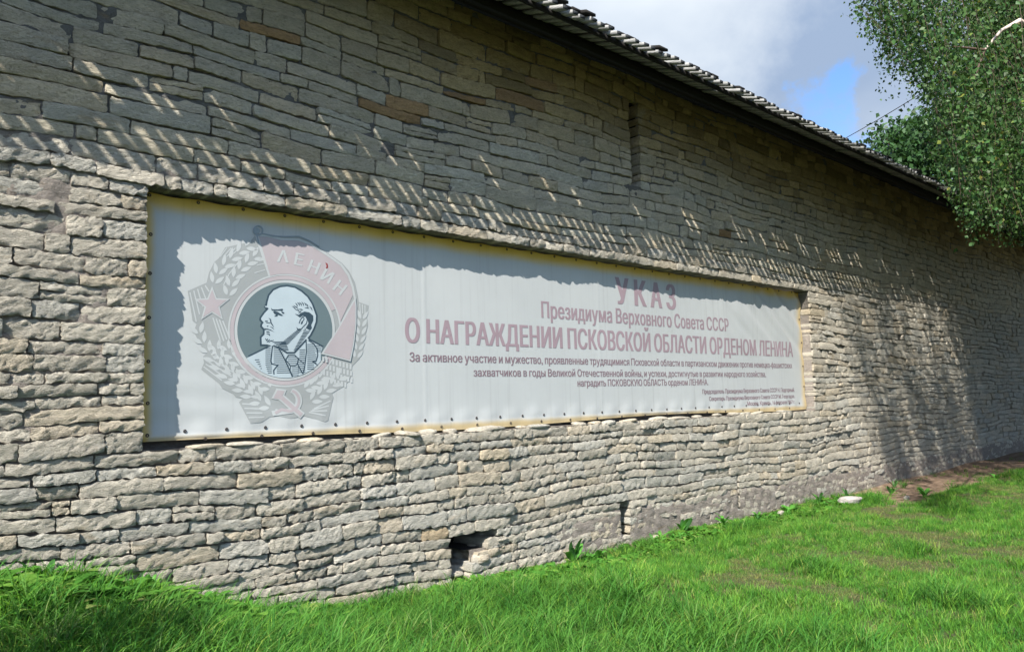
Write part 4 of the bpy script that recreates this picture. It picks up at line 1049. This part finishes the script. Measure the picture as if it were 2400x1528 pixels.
def dirpt(az, el, dist):
    a, e = math.radians(az), math.radians(el); return CAM+dist*np.array([math.sin(a)*math.cos(e), math.cos(a)*math.cos(e), math.sin(e)])
lower = [(66.6, 26.5), (68.2, 25.4), (68.7, 23.2), (69.4, 21.8), (69.7, 19.0), (70.6, 18.4), (71.1, 19.4), (71.8, 19.0), (72.6, 16.5), (73.2, 11.5), (73.6, 9.8), (75.0, 9.2), (77, 8.5), (80, 9), (100, 10)]
la = np.array([q[0] for q in lower]); le = np.array([q[1] for q in lower])
def clear_lawn(x, y, z):
    """the lawn in front stays in the sun: no leaf whose shadow would land there"""
    X_, Y_ = x+z, y+z/2
    return ~((Y_ < -1.7) & (X_ < 4.6*(Y_+5.4)) & (Y_ > -5.2))
def make_birch(tx, ty, R, ncl, azmin, label, seed, rim=True, leaf=.047):
    rg = np.random.default_rng(seed); base_ = np.array([tx, ty, 0.0])
    root = empty('birch_tree', (tx, ty, 0.0)); tag(root, label, 'tree')
    trk = [[0, 0, -.1], [.1, .05, 2], [0, .1, 5], [-.15, .15, 8], [-.1, .1, 11.0], [0, 0, 13.0]]
    V, F = tube(trk, [.24, .21, .17, .12, .07, .02], 12); link('trunk', mesh_from('trunk', V, F, True), M_bark, root)
    tw = MB(); C = []
    for i in range(ncl):
        th = rg.uniform(0, 6.28); r = R*math.sqrt(rg.random()); cx_, cy_ = tx+r*math.cos(th), ty+r*math.sin(th)
        if cy_ > -0.95: continue
        dist = math.hypot(cx_-CAM[0], cy_-CAM[1]); az = math.degrees(math.atan2(cx_-CAM[0], cy_-CAM[1]))
        if az < azmin: continue
        elmin = np.interp(az, la, le) if rim else 10.3
        elmin += rg.choice([0.0, 0.4, 1.5, 4.0, 7.5, 11.0])+abs(rg.normal(0, .7))
        zl = CAM[2]+dist*math.tan(math.radians(elmin)); zl = max(zl, 2.6)
        zt = zl+rg.uniform(.9, 2.2)
        if zt > 11: continue
        sway = rg.normal(0, .12, 2); rad = rg.uniform(.16, .42)
        for j in range(int(rg.integers(7, 15))):      # one drooping spray: several twigs hanging side by side
            x = cx_+rg.normal(0, rad); y = cy_+rg.normal(0, rad); L_ = rg.uniform(.45, 1)*(zt-zl); z1 = zt-rg.uniform(0, .5)
            az = math.degrees(math.atan2(x-CAM[0], y-CAM[1])); e2 = math.degrees(math.atan2(z1-L_-CAM[2], math.hypot(x-CAM[0], y-CAM[1])))
            if az < azmin or y > -0.9: continue
            if rim and e2 < np.interp(az, la, le)-0.3: continue
            if not clear_lawn(x, y, z1-L_/2): continue
            n = max(3, int(L_/.14)); u = np.linspace(0, 1, n+1); ph = rg.uniform(0, 6.28, 2)
            pth = np.stack([x+sway[0]*(u-1)+.05*np.sin(4*u+ph[0])+.22*(1-u)**2*math.cos(th), y+sway[1]*(u-1)+.05*np.sin(3*u+ph[1])+.22*(1-u)**2*math.sin(th), z1-L_*u], -1)
            if rg.random() < .5: V, F = tube(pth[::2], .0022, 3); tw.add(V-base_, F)
            m = int(L_*rg.uniform(26, 58)); q = rg.random(m)*n; ii = np.minimum(q.astype(int), n-1); fr = (q-ii)[:, None]
            C.append(pth[ii]*(1-fr)+pth[ii+1]*fr+rg.normal(0, .055, (m, 3)))
    m = 26000 if rim else 52000; th = rg.uniform(0, 6.28, m); r = R*.95*np.sqrt(rg.random(m)); zc = rg.uniform(5.5 if not rim else 6.5, 12.5, m); r *= np.clip((13.2-zc)/4.5, .1, 1)
    U_ = np.stack([tx+r*np.cos(th), ty+r*np.sin(th), zc], -1); U_ = U_[clear_lawn(U_[:, 0], U_[:, 1], U_[:, 2])]
    az = np.degrees(np.arctan2(U_[:, 0]-CAM[0], U_[:, 1]-CAM[1])); U_ = U_[az > azmin]; C.append(U_)
    C = np.concatenate(C)
    V, F, T = leaves_mesh(C, leaf, birch_tint)
    tag(link('crown', mesh_from('crown', V-base_, F, False, T), M_leaf, root), kind='stuff')
    tag(link('twigs', tw.mesh('twigs'), M_twig, root), kind='stuff')
    def limb(pts_, r0, r1, mat=M_bark, seg=8):
        V, F = tube([np.array(q)-base_ for q in pts_], np.linspace(r0, r1, len(pts_)), seg); return link('limb', mesh_from('limb', V, F, True), mat, root)
    limb([[tx, ty, 6.0], [tx-.9, ty+.6, 7.0], [tx-1.9, ty+1.4, 7.4], [tx-2.7, ty+2.4, 7.2]], .08, .02)
    limb([[tx, ty, 7.0], [tx+.7, ty+1.4, 8.0], [tx+1.5, ty+2.4, 8.0]], .07, .02)
    limb([[tx, ty, 6.5], [tx-.1, ty-1.4, 7.4], [tx-.2, ty-2.6, 7.5]], .07, .02)
    return root, limb
birch, limb = make_birch(11.7, -5.0, 4.6, 440, 67.9, 'nearest birch, its drooping leafy branches hanging in from the upper right', 11)
limb([[11.7, -5.0, 5.0], [11.0, -4.4, 5.2], [10.1, -3.4, 5.35], dirpt(77.6, 21.8, 8.6), dirpt(76.6, 21.5, 8.55), dirpt(75.6, 20.6, 8.5)], .034, .010, M_pale)
limb([dirpt(75.6, 20.6, 8.5), dirpt(74.8, 20.9, 8.4), dirpt(73.9, 21.2, 8.3)], .014, .006, M_twig)
limb([dirpt(75.6, 20.6, 8.5), dirpt(74.7, 18.6, 8.4), dirpt(74.0, 16.8, 8.3)], .012, .006, M_twig)
make_birch(17.8, -4.4, 4.2, 900, 73.3, 'second birch farther along the wall, mostly hidden by the nearest one', 12, False, .062)
make_birch(24.5, -4.6, 4.6, 900, 74.5, 'farthest birch in the row along the shaded end of the wall', 13, False, .07)

# broad-leaved tree standing behind the wall
LB = np.array([29.3, 3.6, 0.0])
lin = empty('linden_tree', tuple(LB)); tag(lin, 'broad-leaved tree rising behind the wall roof, below the birch', 'tree')
V, F = tube([[0, 0, 0], [.1, 0, 3], [0, .1, 6], [0, 0, 8.5]], [.26, .22, .15, .05], 10); link('trunk', mesh_from('trunk', V, F, True), M_twig, lin)
C = []
cl = []
for i in range(240):
    th = rng.uniform(0, 6.28); z = rng.uniform(4.2, 10.6); R = 5.2*math.sqrt(max(0.05, 1-((z-6.6)/4.2)**2)); r = R*rng.uniform(.45, 1.0)
    cl.append([r*math.cos(th), r*math.sin(th)*.55, z])
for c in cl:
    m = 190; C.append(np.array(c)+rng.normal(0, 1, (m, 3))*np.array([.42, .42, .26]))
C = np.concatenate(C)
V, F, T = leaves_mesh(C, .17, lambda n: np.array([0.030, 0.070, 0.022])*rng.uniform(.5, 1.5, (n, 1))*np.array([1, 1, 1]), .3)
tag(link('crown', mesh_from('crown', V, F, False, T), M_leaf, lin), kind='stuff')
lb = MB()
for c in cl[::4]:
    V, F = tube([[0, 0, 4.0+rng.uniform(0, 2.5)], [c[0]*.5, c[1]*.5, (c[2]+5)/2+.3], c], [.05, .035, .01], 5); lb.add(V, F)
link('limbs', lb.mesh('limbs'), M_twig, lin)

# overhead cables beyond the roof
M_cable, t, b = mat_new('cable_rubber'); b.inputs['Base Color'].default_value = (0.03, 0.03, 0.035, 1)
for (pa, pb, lab) in (((66.0, 16.4), (72.5, 19.1), 'upper thin dark cable crossing the sky from roof to tree'), ((68.0, 15.1), (72.5, 16.6), 'lower thin dark cable crossing the sky just above the roof')):
    A = dirpt(pa[0], pa[1], 42); B = dirpt(pb[0], pb[1], 36); P_ = []
    for q in range(-4, 17):
        u = q/10; c = A*(1-u)+B*u; c[2] += 0.25*(u*u-u); P_.append(c-A)
    V, F = tube(P_, .018, 5); tag(link('overhead_cable', mesh_from('overhead_cable', V, F, True), M_cable, None, tuple(A)), lab, 'cable', 'overhead cables')

# ------------------------------------------------------------------ young tree added outside the view to shade the lawn
SB = np.array([-0.45, -2.0, 0.0]); SB[2] = float(ground_h(SB[0], SB[1]))
sap = empty('added_shade_tree', tuple(SB)); tag(sap, 'slim young tree added out of view to shade the lawn at the left part of the wall', 'tree')
V, F = tube([[0, 0, -.05], [.02, .01, .9], [0, 0, 2.3]], [.03, .025, .01], 7); link('trunk', mesh_from('trunk', V, F, True), M_twig, sap)  # trunk of the added shade tree
m = 700; C = rng.normal(0, 1, (m, 3)); C *= (0.48*rng.random((m, 1))**.4)/np.linalg.norm(C, axis=1)[:, None]; C = C*np.array([1, .9, 1.2])+np.array([0, 0, 1.75])
V, F, T = leaves_mesh(C, .07, birch_tint, .3); tag(link('crown', mesh_from('crown', V, F, False, T), M_leaf, sap), kind='stuff')  # crown of the added shade tree
